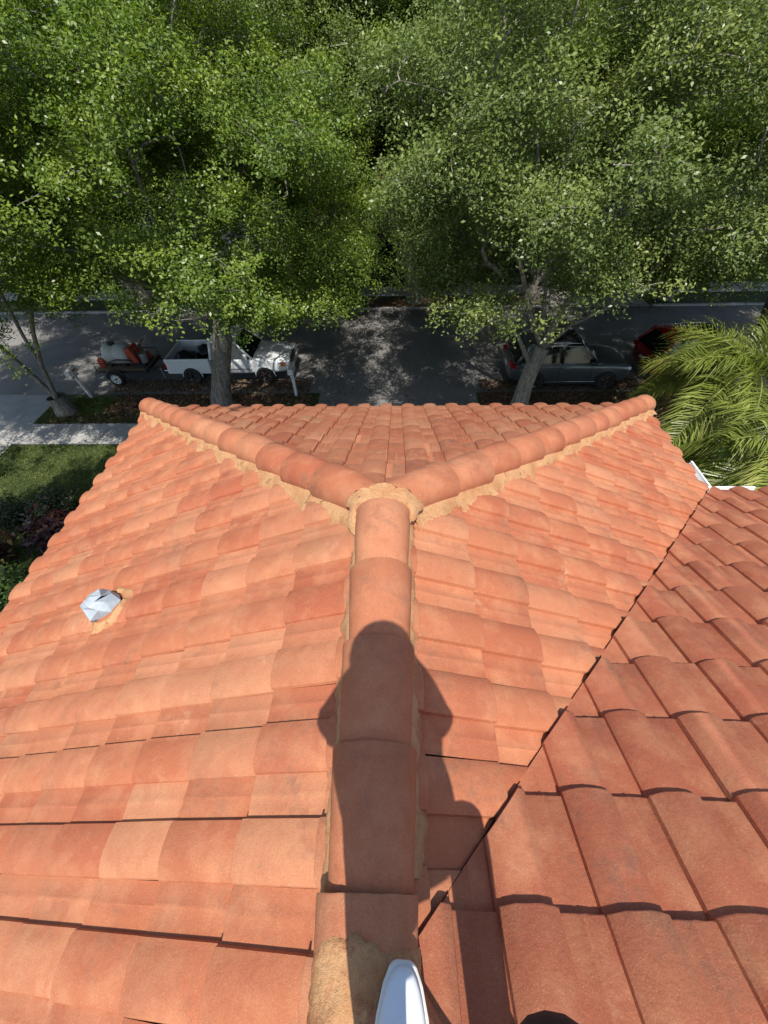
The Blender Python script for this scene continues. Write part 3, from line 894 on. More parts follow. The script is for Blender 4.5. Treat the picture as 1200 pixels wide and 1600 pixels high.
# variant 1: stout single trunk, dense dome (stands beside the truck)
tree_variant('dense', 101, [((0,0,-.2), .52), ((0,0,.15), .42), ((.12,0,.7), .34), ((.42,0,1.6), .31), ((.80,-.05,2.6), .29), ((1.0,-.05,3.3), .27)],
    [(5, [(-.9,-.3,4.4), (-2.0,-.7,5.6), (-2.9,-1.0,6.8)]), (5, [(.9,-.4,4.5), (1.9,-.9,5.6), (2.6,-1.6,6.6)]), (5, [(.1,.9,4.7), (.2,1.9,6.2)]), (5, [(-.1,0,5.0), (0,-.1,7), (.1,0,9)]), (4, [(1.2,-.6,3.4), (2.4,-1.2,3.9), (3.4,-1.5,4.1)])],
    lobes_for(5, 76, .1, -.2, 0, 5.0, 3.6, 11.2, 1.12)+[(3.2,-1.7,4.2,1.15,1.1,.75,1.6), (-3.4,-1.0,5.6,1.2,1.2,.9,1.3), (-3.2,.6,5.4,1.2,1.2,.8,1.0), (0.4,-3.2,5.6,1.5,1.2,1.1,1.6), (4.3,-1.8,4.3,1.2,1.1,.8,2.6), (5.2,-1.2,5.0,1.2,1.1,.8,2.2), (3.0,-2.4,4.4,1.1,1.1,.8,1.8)], 1450, 285, at=(-6.53, 13.15))
# variant 2: twin leaning stems
tree_variant('twin', 202, [((0,0,-.2), .44), ((0,0,.2), .34), ((-.05,0,.6), .31)],
    [(2, [(-.45,.1,1.5), (-1.0,.2,2.6), (-1.6,.3,3.6), (-2.3,.3,4.8), (-2.6,.2,6.2)]), (2, [(.1,.1,1.6), (.1,.2,2.8), (.3,.2,4.0), (.5,.1,5.4), (.6,0,7.2)]), (2, [(.3,-.1,1.9), (1.0,-.3,3.2), (1.9,-.6,4.4), (2.6,-.9,5.6)])],
    lobes_for(8, 72, -.2, -.1, 0, 5.0, 3.8, 11.0, 1.05)+[(2.0,-.2,4.6,1.2,1.1,.8,1.0), (-3.4,-.6,4.5,1.2,1.2,.8,1.0)], 1200, 270, at=(-12.46, 12.85))
# variant 3: open crown, many bare grey twigs and a long low limb
tree_variant('open', 303, [((0,0,-.2), .40), ((0,0,.15), .31), ((.02,0,.7), .27), ((.12,.02,1.5), .25), ((.30,.05,2.2), .25)],
    [(4, [(1.1,.2,2.9), (2.2,.5,3.3), (3.4,.9,4.2), (4.3,1.2,5.4)]), (4, [(-.3,.2,3.2), (-.9,.3,4.6), (-1.3,.2,6.3)]), (4, [(.5,-.2,3.5), (.9,-.6,5.0), (1.3,-.9,6.8)]), (4, [(.2,.8,3.6), (.2,1.6,5.2), (.1,1.9,7.4)]), (3, [(-.7,-.3,2.8), (-1.9,-.7,3.8), (-2.8,-.9,4.8)])],
    lobes_for(13, 70, .3, -.1, 0, 5.0, 3.8, 11.0, 1.1)+[(-2.4,-1.6,4.6,1.1,1.0,.7,1.2), (2.9,-1.0,5.4,1.1,1.1,.8,1.1), (1.0,-2.6,5.7,1.3,1.2,.9,1.4), (0,-3.6,5.4,1.2,1.1,.8,1.5), (1.6,-3.2,6.4,1.2,1.1,.8,1.4), (-1.5,-3.2,6.1,1.2,1.1,.8,1.4), (2.6,-2.6,5.3,1.1,1.0,.7,1.2), (.2,-2.0,4.9,1.1,1.0,.7,1.3), (3.5,-1.5,6.5,1.2,1.1,.8,1.2), (-3.2,-1.5,5.6,1.1,1.0,.7,1.2), (1.2,-1.2,4.7,1.0,.9,.6,1.1)], 1500, 250, at=(4.55, 13.05), tip=.0085, spread=.34)
place_tree('twin', 'oak tree with two dark leaning stems at the far left, beside the grey post', -12.46, 12.85, .0, 1.0, 'street trees on the near side')
place_tree('dense', 'dense green oak with a stout trunk in front of the white pickup', -6.53, 13.15, .0, 1.0, 'street trees on the near side')
place_tree('open', 'thin-leaved oak with grey twigs and a long pale limb above the dark grey car', 4.55, 13.05, .0, 1.0, 'street trees on the near side', LEAF_C, BARK_L)
place_tree('dense', 'oak at the right edge of the picture, its crown behind the palms', 13.2, 15.4 - 1.6, 2.2, .98, 'street trees on the near side')
# beyond the road
far = [('twin', -19.5, 23.1, 1.1, 1.15, 'far oak at the left edge, across the road from the twin-stemmed oak'),
       ('dense', -14.0, 23.2, 2.5, 1.15, 'far oak across the road, behind the twin-stemmed oak and the trailer'),
       ('open', -5.6, 23.0, .9, 1.2, 'far oak across the road, behind the white pickup'),
       ('dense', 1.0, 23.2, 4.0, 1.12, 'far oak across the road, straight above the middle of the roof'),
       ('twin', 7.2, 23.1, 3.3, 1.15, 'far oak across the road, behind the dark grey car'),
       ('dense', 14.2, 23.2, 5.2, 1.15, 'far oak across the road, behind the red car'),
       ('open', 21.0, 23.0, 1.7, 1.2, 'far oak at the right edge, across the road behind the palms'),
       ('dense', -9.6, 28.2, 1.9, 1.1, 'oak on the far lawn before the peach house'),
       ('twin', -1.8, 28.0, .2, 1.15, 'oak on the far lawn, left of the low white house'),
       ('dense', 4.6, 28.4, 3.0, 1.1, 'oak on the far lawn before the low white house'),
       ('dense', 10.6, 28.0, .7, 1.15, 'oak on the far lawn, left of the white house at the right'),
       ('twin', 17.6, 28.4, 4.1, 1.1, 'oak on the far lawn before the white house at the right'),
       ('dense', -17.5, 28.4, 5.6, 1.1, 'oak on the far lawn before the white house at the left')]
for k, x, y, rz, sc, lb in far:
    place_tree(k, lb, x, y, rz, sc, 'trees beyond the road', LEAF_C if k == 'open' else LEAF, BARK_L if k == 'open' else BARK)
for i, (k, x, y, rz, sc) in enumerate([('open', -44, 47, 1.0, 1.6), ('dense', -34, 47, .3, 1.5), ('twin', -23, 46, 1.3, 1.5), ('dense', -12, 48, 2.2, 1.55), ('open', -2, 46, 3.1, 1.6), ('dense', 8, 48, 4.4, 1.5), ('twin', 18, 46, 5.0, 1.5), ('dense', 29, 47, .9, 1.5), ('twin', 40, 48, 2.9, 1.5)]):
    place_tree(k, 'tall oak behind the far houses, %s from the left in the back row' % ORD[i], x, y, rz, sc, 'trees behind the far houses', LEAF_C if k == 'open' else LEAF, BARK_L if k == 'open' else BARK)
# unseen tree added outside the left edge to shade the lawn and hedge
place_tree('twin', 'added unseen small oak beyond the left edge, shading the hedge', -9.2, 3.2, 2.0, .45, None, sz=1.1)

# ------------------------------------------------------------------ far houses
def far_house(x0, x1, y0, y1, h, wallm, label, seed):
    cx, cy = (x0+x1)/2, (y0+y1)/2
    t = thing('house', label, 'house', (cx, y0, 0), 0, 'houses across the road')
    def L(x, y, z): return (x-cx, y-y0, z)
    bm = bmesh.new(); box(bm, x0-cx, x1-cx, 0, y1-y0, 0, h); from_bm('wall', bm, wallm, t)
    ov = .55; rise = (min(x1-x0, y1-y0)/2+ov)*.45
    a = [(x0-ov-cx, -ov, h+.003), (x1+ov-cx, -ov, h+.003), (x1+ov-cx, y1-y0+ov, h+.003), (x0-ov-cx, y1-y0+ov, h+.003)]
    half = (y1-y0)/2+ov
    if (x1-x0) > (y1-y0): r0, r1 = (x0-ov+half-cx, half-ov, h+rise), (x1+ov-half-cx, half-ov, h+rise)
    else:
        hw = (x1-x0)/2+ov; r0, r1 = (0, -ov+hw, h+rise), (0, y1-y0+ov-hw, h+rise)
    V = a+[r0, r1]
    if (x1-x0) > (y1-y0): F = [(0,1,5,4), (2,3,4,5), (1,2,5), (3,0,4), (3,2,1,0)]
    else: F = [(0,1,4), (1,2,5,4), (2,3,5), (3,0,4,5), (3,2,1,0)]
    rf = from_py('roof', V, F, FARROOF, t)
    # courses of tiles as real steps on the slope that faces the road
    n = 9
    for k in range(n):
        f0 = (k+.0)/n
        A0 = Vector(a[0]).lerp(Vector(r0), f0); B0 = Vector(a[1]).lerp(Vector(r1 if (x1-x0) > (y1-y0) else r0), f0)
        if (B0-A0).length < .5: continue
        bm = bmesh.new(); tube(bm, [A0+Vector((.05, 0, .02)), B0+Vector((-.05, 0, .02))], .045, 6)
        from_bm('tile_course', bm, FARROOF, rf)
    rr = random.Random(seed); w = x1-x0
    for st in range(2 if h > 4 else 1):
        for k in range(4):
            if st == 0 and k in (0,): continue
            wx = x0+w*(k+.5)/4-cx; z0 = 1.0+2.8*st
            o = box_obj('window', wx-.6, wx+.6, -.05, -.003, z0, z0+1.35, WHITE, t)
            box_obj('pane', wx-.52, wx-.03, -.065, -.052, z0+.08, z0+1.27, GLASSD, o)
            box_obj('pane', wx+.03, wx+.52, -.065, -.052, z0+.08, z0+1.27, GLASSD, o)
    gx = x0+w/8-cx
    g = box_obj('garage_door', gx-1.0-.2, gx+1.2, -.04, -.003, 0, 2.2, WHITE, t)
    for k in range(4): box_obj('panel', gx-1.12, gx+1.12, -.055, -.042, .08+k*.53, .53+k*.53, WHITE, g)
    box_obj('door', w/8-.5, w/8+.45, -.045, -.003, 0, 2.1, simple('door_%d' % seed, (.12, .07, .045), .5), t)
far_house(-27, -15, 33.2, 43, 5.8, STUCCO_W, 'white two-storey house across the road, at the left', 1)
far_house(-12.4, -3.2, 33.5, 43, 5.6, STUCCO_P, 'peach two-storey house across the road, behind the pickup', 2)
far_house(-.8, 6.8, 34.0, 43, 3.2, STUCCO_W, 'low white house across the road, in the middle', 3)
far_house(9.0, 20.5, 33.0, 43, 5.8, STUCCO_W, 'white two-storey house across the road, at the right', 4)

# ------------------------------------------------------------------ cars
def loft(stations, mat, name, parent, smooth=True, sub=1):
    """stations: list of (x, [(y,z) half outline from bottom centre to top centre])"""
    bm = bmesh.new(); rings = []
    for x, half in stations:
        pts = [(y, z) for y, z in half]; full = pts+[(-y, z) for y, z in pts[-2:0:-1]]
        rings.append([bm.verts.new((x, y, z)) for y, z in full])
    n = len(rings[0])
    for a, b in zip(rings, rings[1:]):
        for k in range(n): bm.faces.new((a[k], a[(k+1) % n], b[(k+1) % n], b[k]))
    bm.faces.new(rings[0][::-1]); bm.faces.new(rings[-1])
    o = from_bm(name, bm, mat, parent, smooth)
    if sub:
        m = o.modifiers.new('sub', 'SUBSURF'); m.levels = sub; m.render_levels = sub
    return o
def wheel(parent, x, y, r, w, side, rimmat=CHROME, spokes=5):
    e = bpy.data.objects.new('wheel', None); COL.objects.link(e); e.parent = parent; e.location = (x, y, r)
    bm = bmesh.new()
    prof_ = [(r*.66, -w/2), (r*.93, -w/2), (r, -w*.32), (r, w*.32), (r*.93, w/2), (r*.66, w/2)]
    n = 28; rings = []
    for i in range(n):
        an = 2*math.pi*i/n; rings.append([bm.verts.new((math.cos(an)*a, b, math.sin(an)*a)) for a, b in prof_])
    for i in range(n):
        a, b = rings[i], rings[(i+1) % n]
        for k in range(6): bm.faces.new((a[k], a[(k+1) % 6], b[(k+1) % 6], b[k]))
    from_bm('tyre', bm, RUBBER, e, True)
    bm = bmesh.new(); yo = side*w*.34
    for i in range(spokes):
        an = 2*math.pi*i/spokes; m = Matrix.Rotation(-an, 4, 'Y')
        vs_ = box(bm, .0, r*.64, yo-.012, yo+.012, -r*.10, r*.10, None)
        for v in vs_:
            if v.co.x > .1: v.co.z *= 1.25
            v.co = m @ v.co
    ring = []
    for i in range(24):
        an = 2*math.pi*i/24
        ring.append([bm.verts.new((math.cos(an)*a, yo+b, math.sin(an)*a)) for a, b in ((r*.58, 0), (r*.665, -.015*side), (r*.665, .02*side), (r*.58, .02*side))])
    for i in range(24):
        a, b = ring[i], ring[(i+1) % 24]
        for k in range(4): bm.faces.new((a[k], a[(k+1) % 4], b[(k+1) % 4], b[k]))
    from_bm('rim', bm, rimmat, e)
    bm = bmesh.new(); bmesh.ops.create_circle(bm, cap_ends=True, segments=24, radius=r*.6)
    for v in bm.verts: v.co = Vector((v.co.x, -side*w*.05, v.co.y))
    from_bm('brake_disc', bm, BLACKP, e)
    return e
def arch(parent, x, yside, r, side, mat=BLACKP, lip=None):
    """dark wheel arch: half disc set into the flank, with a lip"""
    bm = bmesh.new(); n = 18
    o_ = [bm.verts.new((x+math.cos(math.pi*i/n)*r, yside, r*.78+math.sin(math.pi*i/n)*r)) for i in range(n+1)]
    lo = [bm.verts.new((x-r, yside, .16)), bm.verts.new((x+r, yside, .16))]
    bm.faces.new(o_+[lo[0], lo[1]])
    ret = bmesh.ops.extrude_face_region(bm, geom=bm.faces[:])
    for v in [g for g in ret['geom'] if isinstance(g, bmesh.types.BMVert)]: v.co.y -= side*.35
    from_bm('wheel_arch', bm, mat, parent)
    bm = bmesh.new(); tube(bm, [(x+math.cos(math.pi*i/n)*(r+.01), yside, r*.78+math.sin(math.pi*i/n)*(r+.01)) for i in range(n+1)], .022, 6)
    from_bm('arch_lip', bm, lip or mat, parent, True)
def glass_panel(parent, pts, mat=GLASSD, name='window', push=(0, 0, 0)):
    bm = bmesh.new(); vs_ = [bm.verts.new(Vector(p)+Vector(push)) for p in pts]; bm.faces.new(vs_)
    ret = bmesh.ops.extrude_face_region(bm, geom=bm.faces[:])
    c = Vector((0, 0, -.012)) if abs(push[1]) < 1e-6 else Vector((0, -math.copysign(.012, push[1]), 0))
    for v in [g for g in ret['geom'] if isinstance(g, bmesh.types.BMVert)]: v.co += c
    return from_bm(name, bm, mat, parent)
def suv(label, loc, rz, paint, cat='car', L=4.6, W=1.86, Hh=1.66, wb=2.68, trim=BLACKP):
    t = thing('parked_car', label, cat, loc, rz, 'vehicles parked along the near kerb'); w = W/2
    def half(ww, zb, zm, zt, crown=.03): return [(0, zb), (ww*.86, zb), (ww*.98, zb+.12), (ww, zm), (ww*.97, zt-.10), (ww*.90, zt-.02), (ww*.55, zt+crown*.7), (0, zt+crown)]
    xs = [(-L/2, .78, .42, .62, .86), (-L/2+.06, .92, .32, .62, .98), (-L/2+.35, .99, .24, .62, 1.04), (-.9, 1.0, .20, .60, 1.04), (.4, 1.0, .20, .60, 1.02), (.95, 1.0, .20, .60, 1.02), (L/2-.75, .99, .22, .60, .99), (L/2-.30, .95, .26, .58, .92), (L/2-.08, .84, .34, .56, .82), (L/2, .66, .42, .54, .70)]
    loft([(x, half(w*f, zb, zm, zt)) for x, f, zb, zm, zt in xs], paint, 'body', t, True, 2)
    # greenhouse
    wt, wbm = w*.70, w*.90; zb, zr = 1.00, Hh-.05
    x_wb, x_wt, x_rt, x_rb = .98, .22, -1.72, -2.14
    bm = bmesh.new()
    lo = [(x_rb, -wbm, zb), (x_wb, -wbm*.96, zb), (x_wb+.10, 0, zb), (x_wb, wbm*.96, zb), (x_rb, wbm, zb)]
    hi = [(x_rt, -wt, zr-.04), (x_wt, -wt, zr), (x_wt+.06, 0, zr+.01), (x_wt, wt, zr), (x_rt, wt, zr-.04)]
    a = [bm.verts.new(v) for v in lo]; b = [bm.verts.new(v) for v in hi]
    for i in range(5): bm.faces.new((a[i], a[(i+1) % 5], b[(i+1) % 5], b[i]))
    bm.faces.new(b); bm.faces.new(a[::-1])
    from_bm('window', bm, GLASSD, t)
    # roof skin
    bm = bmesh.new(); grid = []
    for i in range(9):
        f = i/8; x = x_rt-.12+(x_wt+.08-x_rt+.12)*f; hh = zr-.05+.075*math.sin(math.pi*(.15+.75*f))
        grid.append([bm.verts.new((x+(.05 if abs(k-3) < 2 else 0)*(f > .9), wt*1.03*(k-3)/3, hh-.035*abs((k-3)/3)**3)) for k in range(7)])
    for i in range(8):
        for k in range(6): bm.faces.new((grid[i][k], grid[i][k+1], grid[i+1][k+1], grid[i+1][k]))
    o = from_bm('roof', bm, paint, t, True); sm = o.modifiers.new('s', 'SOLIDIFY'); sm.thickness = .035
    glass_panel(t, [(-.9, -.38, zr+.035), (-.05, -.38, zr+.036), (-.05, .38, zr+.036), (-.9, .38, zr+.035)], GLASSD, 'sunroof')
    for sy in (-1, 1):
        def onside(x, f):    # point on the glasshouse flank
            f0 = f; yb = wbm; yt = wt
            return (x, sy*(yb+(yt-yb)*f0+.008), zb+(zr-zb)*f0)
        for pa, pb, pr_, pm in ((onside(x_wb-.02, .0), onside(x_wt, 1.0), .035, paint), (onside(x_rb+.04, 0), onside(x_rt, .96), .075, paint), (onside(-.42, 0), onside(-.50, .96), .038, BLACKP), (onside(-1.35, 0), onside(-1.42, .96), .035, BLACKP)):
            bm = bmesh.new(); tube(bm, [pa, pb], pr_, 6); from_bm('pillar', bm, pm, t, True)
        bm = bmesh.new(); tube(bm, [onside(x_wb-.10, .03), onside(x_wt-.02, .93), onside(-.6, .99), onside(x_rt+.10, .90), onside(x_rb+.30, .08)], .013, 6); from_bm('window_trim', bm, CHROME, t, True)
        bm = bmesh.new(); tube(bm, [onside(x_wb-.30, .01), onside(x_rb+.2, .01)], .012, 6); from_bm('belt_trim', bm, CHROME, t, True)
        bm = bmesh.new(); tube(bm, [(x_wt-.1, sy*wt*.92, zr+.055), (-.7, sy*wt*.92, zr+.075), (x_rt+.1, sy*wt*.92, zr+.03)], .016, 6); from_bm('roof_rail', bm, CHROME, t, True)
        m = box_obj('mirror', .70, .90, min(sy*(w-.02), sy*(w+.20)), max(sy*(w-.02), sy*(w+.20)), 1.02, 1.17, paint, t, .04)
        for x in (-.25, -1.20): box_obj('door_handle', x-.11, x+.11, min(sy*(w-.01), sy*(w+.022)), max(sy*(w-.01), sy*(w+.022)), .86, .89, CHROME, t, .008)
        for xx in (.72, -.46, -1.45):
            bm = bmesh.new(); tube(bm, [(xx, sy*(w+.001), .30), (xx-.02, sy*(w+.003), .62), (xx-.05, sy*(w*.97+.004), .98)], .006, 5); from_bm('door_seam', bm, BLACKP, t)
        box_obj('sill_trim', -1.0, 1.0, min(sy*(w-.03), sy*(w+.012)), max(sy*(w-.03), sy*(w+.012)), .22, .31, trim, t, .01)
        box_obj('sill_strip', -.95, .95, min(sy*(w+.0), sy*(w+.018)), max(sy*(w+.0), sy*(w+.018)), .32, .345, CHROME, t, .005)
        for x in (-wb/2-.02, wb/2-.02):
            arch(t, x, sy*(w+.006), .40, sy); wheel(t, x, sy*(w-.055), .355, .235, sy)
        box_obj('headlight', L/2-.33, L/2-.10, min(sy*.48, sy*.80), max(sy*.48, sy*.80), .70, .82, simple_cached('lamp_clear', (.75, .78, .80), .1), t, .03)
        box_obj('tail_light', -L/2-.005, -L/2+.20, min(sy*.46, sy*.86), max(sy*.46, sy*.86), .82, .96, simple_cached('lamp_red', (.35, .01, .01), .15), t, .03)
    box_obj('grille', L/2-.05, L/2+.012, -.46, .46, .46, .66, BLACKP, t, .02)
    box_obj('number_plate', -L/2-.012, -L/2+.05, -.16, .16, .62, .73, WHITE, t, .005)
    return t
_sc = {}
def simple_cached(n, c, r, **k):
    if n not in _sc: _sc[n] = simple(n, c, r, **k)
    return _sc[n]
GREYP = simple('car_paint_grey', (.095, .110, .118), .28, metallic=.35, coat=.8)
REDP = simple('car_paint_red', (.30, .008, .012), .25, metallic=.25, coat=.9)
WHITEP = simple('car_paint_white', (.72, .73, .73), .30, coat=.6, var=.03)
suv('dark grey SUV with chrome window trim parked behind the forked tree', (6.62, 15.12, .012), 0, GREYP)
suv('red SUV half hidden behind palm fronds at the right', (11.9, 15.55, .012), .06, REDP, L=4.5)
suv('silver car on the far driveway at the left edge', (-20.6, 26.8, .02), 1.57, simple('car_paint_silver', (.45, .50, .56), .3, metallic=.5, coat=.7), L=4.5)
bpy.data.objects[[o.name for o in bpy.data.objects if o.get('label', '').startswith('silver car')][0]]['group'] = 'cars across the road'

def pickup(label, loc, rz):
    t = thing('pickup_truck', label, 'pickup truck', loc, rz, 'vehicles parked along the near kerb'); L, w, wb = 5.0, .90, 3.0
    def half(ww, zb, zm, zt, cr=.02): return [(0, zb), (ww*.9, zb), (ww*.99, zb+.12), (ww, zm), (ww*.985, zt-.12), (ww*.93, zt-.02), (ww*.5, zt+cr*.6), (0, zt+cr)]
    # nose and cab lower body
    loft([(x, half(w*f, zb, zm, zt)) for x, f, zb, zm, zt in [(-.62, 1, .34, .7, 1.02), (-.2, 1, .34, .7, 1.03), (1.0, 1, .34, .7, 1.03), (1.55, .99, .36, .7, 1.01), (2.15, .97, .38, .7, .96), (2.40, .92, .42, .68, .90), (2.48, .86, .48, .66, .82)]], WHITEP, 'body', t, True, 2)
    # cab glasshouse
    wbm, wt = w*.93, w*.74; zb, zr = 1.0, 1.62
    lo = [(-.56, -wbm, zb), (1.10, -wbm, zb), (1.18, 0, zb), (1.10, wbm, zb), (-.56, wbm, zb)]
    hi = [(-.46, -wt, zr), (.46, -wt, zr), (.50, 0, zr+.01), (.46, wt, zr), (-.46, wt, zr)]
    bm = bmesh.new(); a = [bm.verts.new(v) for v in lo]; b = [bm.verts.new(v) for v in hi]
    for i in range(5): bm.faces.new((a[i], a[(i+1) % 5], b[(i+1) % 5], b[i]))
    bm.faces.new(b); bm.faces.new(a[::-1]); from_bm('window', bm, GLASSD, t)
    bm = bmesh.new(); grid = []
    for i in range(7):
        f = i/6; x = -.52+(.52+.54)*f
        grid.append([bm.verts.new((x, wt*1.05*(k-3)/3, zr-.01+.05*math.sin(math.pi*(.1+.8*f))-.03*abs((k-3)/3)**3)) for k in range(7)])
    for i in range(6):
        for k in range(6): bm.faces.new((grid[i][k], grid[i][k+1], grid[i+1][k+1], grid[i+1][k]))
    o = from_bm('roof', bm, WHITEP, t, True); o.modifiers.new('s', 'SOLIDIFY').thickness = .04
    # cargo bed: open box with a floor
    bm = bmesh.new()
    for (x0, x1, y0, y1, z0, z1) in [(-2.42, -.66, -w*.98, -w*.98+.07, .42, 1.02), (-2.42, -.66, w*.98-.07, w*.98, .42, 1.02), (-2.45, -2.39, -w*.97, w*.97, .45, 1.01), (-.72, -.66, -w*.9, w*.9, .42, 1.0)]:
        box(bm, x0, x1, y0, y1, z0, z1)
    o = from_bm('bed', bm, WHITEP, t); bv = o.modifiers.new('b', 'BEVEL'); bv.width = .025; bv.segments = 2
    box_obj('bed_floor', -2.40, -.70, -w*.9, w*.9, .50, .54, BLACKP, t)
    for sy in (-1, 1):
        def on(x, f): return (x, sy*(wbm+(wt-wbm)*f+.008), zb+(zr-zb)*f)
        for pa, pb, pr_ in ((on(1.08, 0), on(.46, 1), .045), (on(-.54, 0), on(-.46, 1), .06), (on(-.10, 0), on(-.10, 1), .04), (on(.46, 1), on(-.46, 1), .04)):
            bm = bmesh.new(); tube(bm, [pa, pb], pr_, 6); from_bm('pillar', bm, WHITEP, t, True)
        for xx in (.98, -.12):
            bm = bmesh.new(); tube(bm, [(xx, sy*(w+.003), .42), (xx, sy*(w+.004), .75), (xx-.01, sy*(w*.985+.004), 1.0)], .007, 5); from_bm('door_seam', bm, BLACKP, t)
        box_obj('door_handle', .0, .2, min(sy*w, sy*(w+.03)), max(sy*w, sy*(w+.03)), .84, .88, BLACKP, t, .008)
        box_obj('mirror', .80, .96, min(sy*(w), sy*(w+.22)), max(sy*w, sy*(w+.22)), 1.05, 1.24, WHITEP, t, .03)
        box_obj('side_moulding', -.55, 1.02, min(sy*(w-.02), sy*(w+.014)), max(sy*(w-.02), sy*(w+.014)), .60, .65, simple_cached('grey_trim', (.30, .31, .32), .6), t, .006)
        for x in (-1.46, 1.50):
            arch(t, x, sy*(w+.006), .39, sy, BLACKP, WHITEP); wheel(t, x, sy*(w-.05), .345, .22, sy, CHROME, 6)
        box_obj('headlight', 2.34, 2.492, min(sy*.42, sy*.80), max(sy*.42, sy*.80), .70, .86, simple_cached('lamp_clear', (.75, .78, .80), .1), t, .03)
        box_obj('turn_signal', 2.18, 2.36, min(sy*.80, sy*.895), max(sy*.80, sy*.895), .70, .84, simple_cached('lamp_amber', (.55, .14, .03), .2), t, .02)
        box_obj('tail_light', -2.47, -2.40, min(sy*.74, sy*.89), max(sy*.74, sy*.89), .62, .90, simple_cached('lamp_red', (.35, .01, .01), .15), t, .01)
    box_obj('bumper', 2.40, 2.56, -.86, .86, .40, .56, simple_cached('grey_trim', (.30, .31, .32), .6), t, .03)
    box_obj('bumper', -2.58, -2.46, -.84, .84, .42, .56, CHROME, t, .02)
    box_obj('grille', 2.47, 2.50, -.42, .42, .60, .84, BLACKP, t, .01)
    return t
pickup('white pickup truck with open bed parked behind the stout oak', (-6.70, 15.72, .012), 0)
def bag(x, y, z, r, seed, label):
    bm = bmesh.new(); bmesh.ops.create_icosphere(bm, subdivisions=3, radius=r); rr = np.random.default_rng(seed)
    ph = rr.uniform(0, 6, 6)
    for v in bm.verts:
        c = v.co; f = 1+.14*math.sin(9*c.x/r+ph[0])*math.sin(7*c.y/r+ph[1])+.08*math.sin(15*c.z/r+ph[2])
        v.co = Vector((c.x*f*1.1, c.y*f, max(c.z*f*.8, -r*.55)))
    o = from_bm('bag', bm, simple_cached('bin_liner', (.012, .012, .013), .35), None, True, (x, y, z)); tag(o, label, 'bag', 'bags in the pickup bed')
bag(-8.55, 15.45, .76, .36, 1, 'black bag at the tailgate end of the pickup bed'); bag(-7.85, 15.95, .78, .38, 2, 'black bag nearest the cab in the pickup bed')

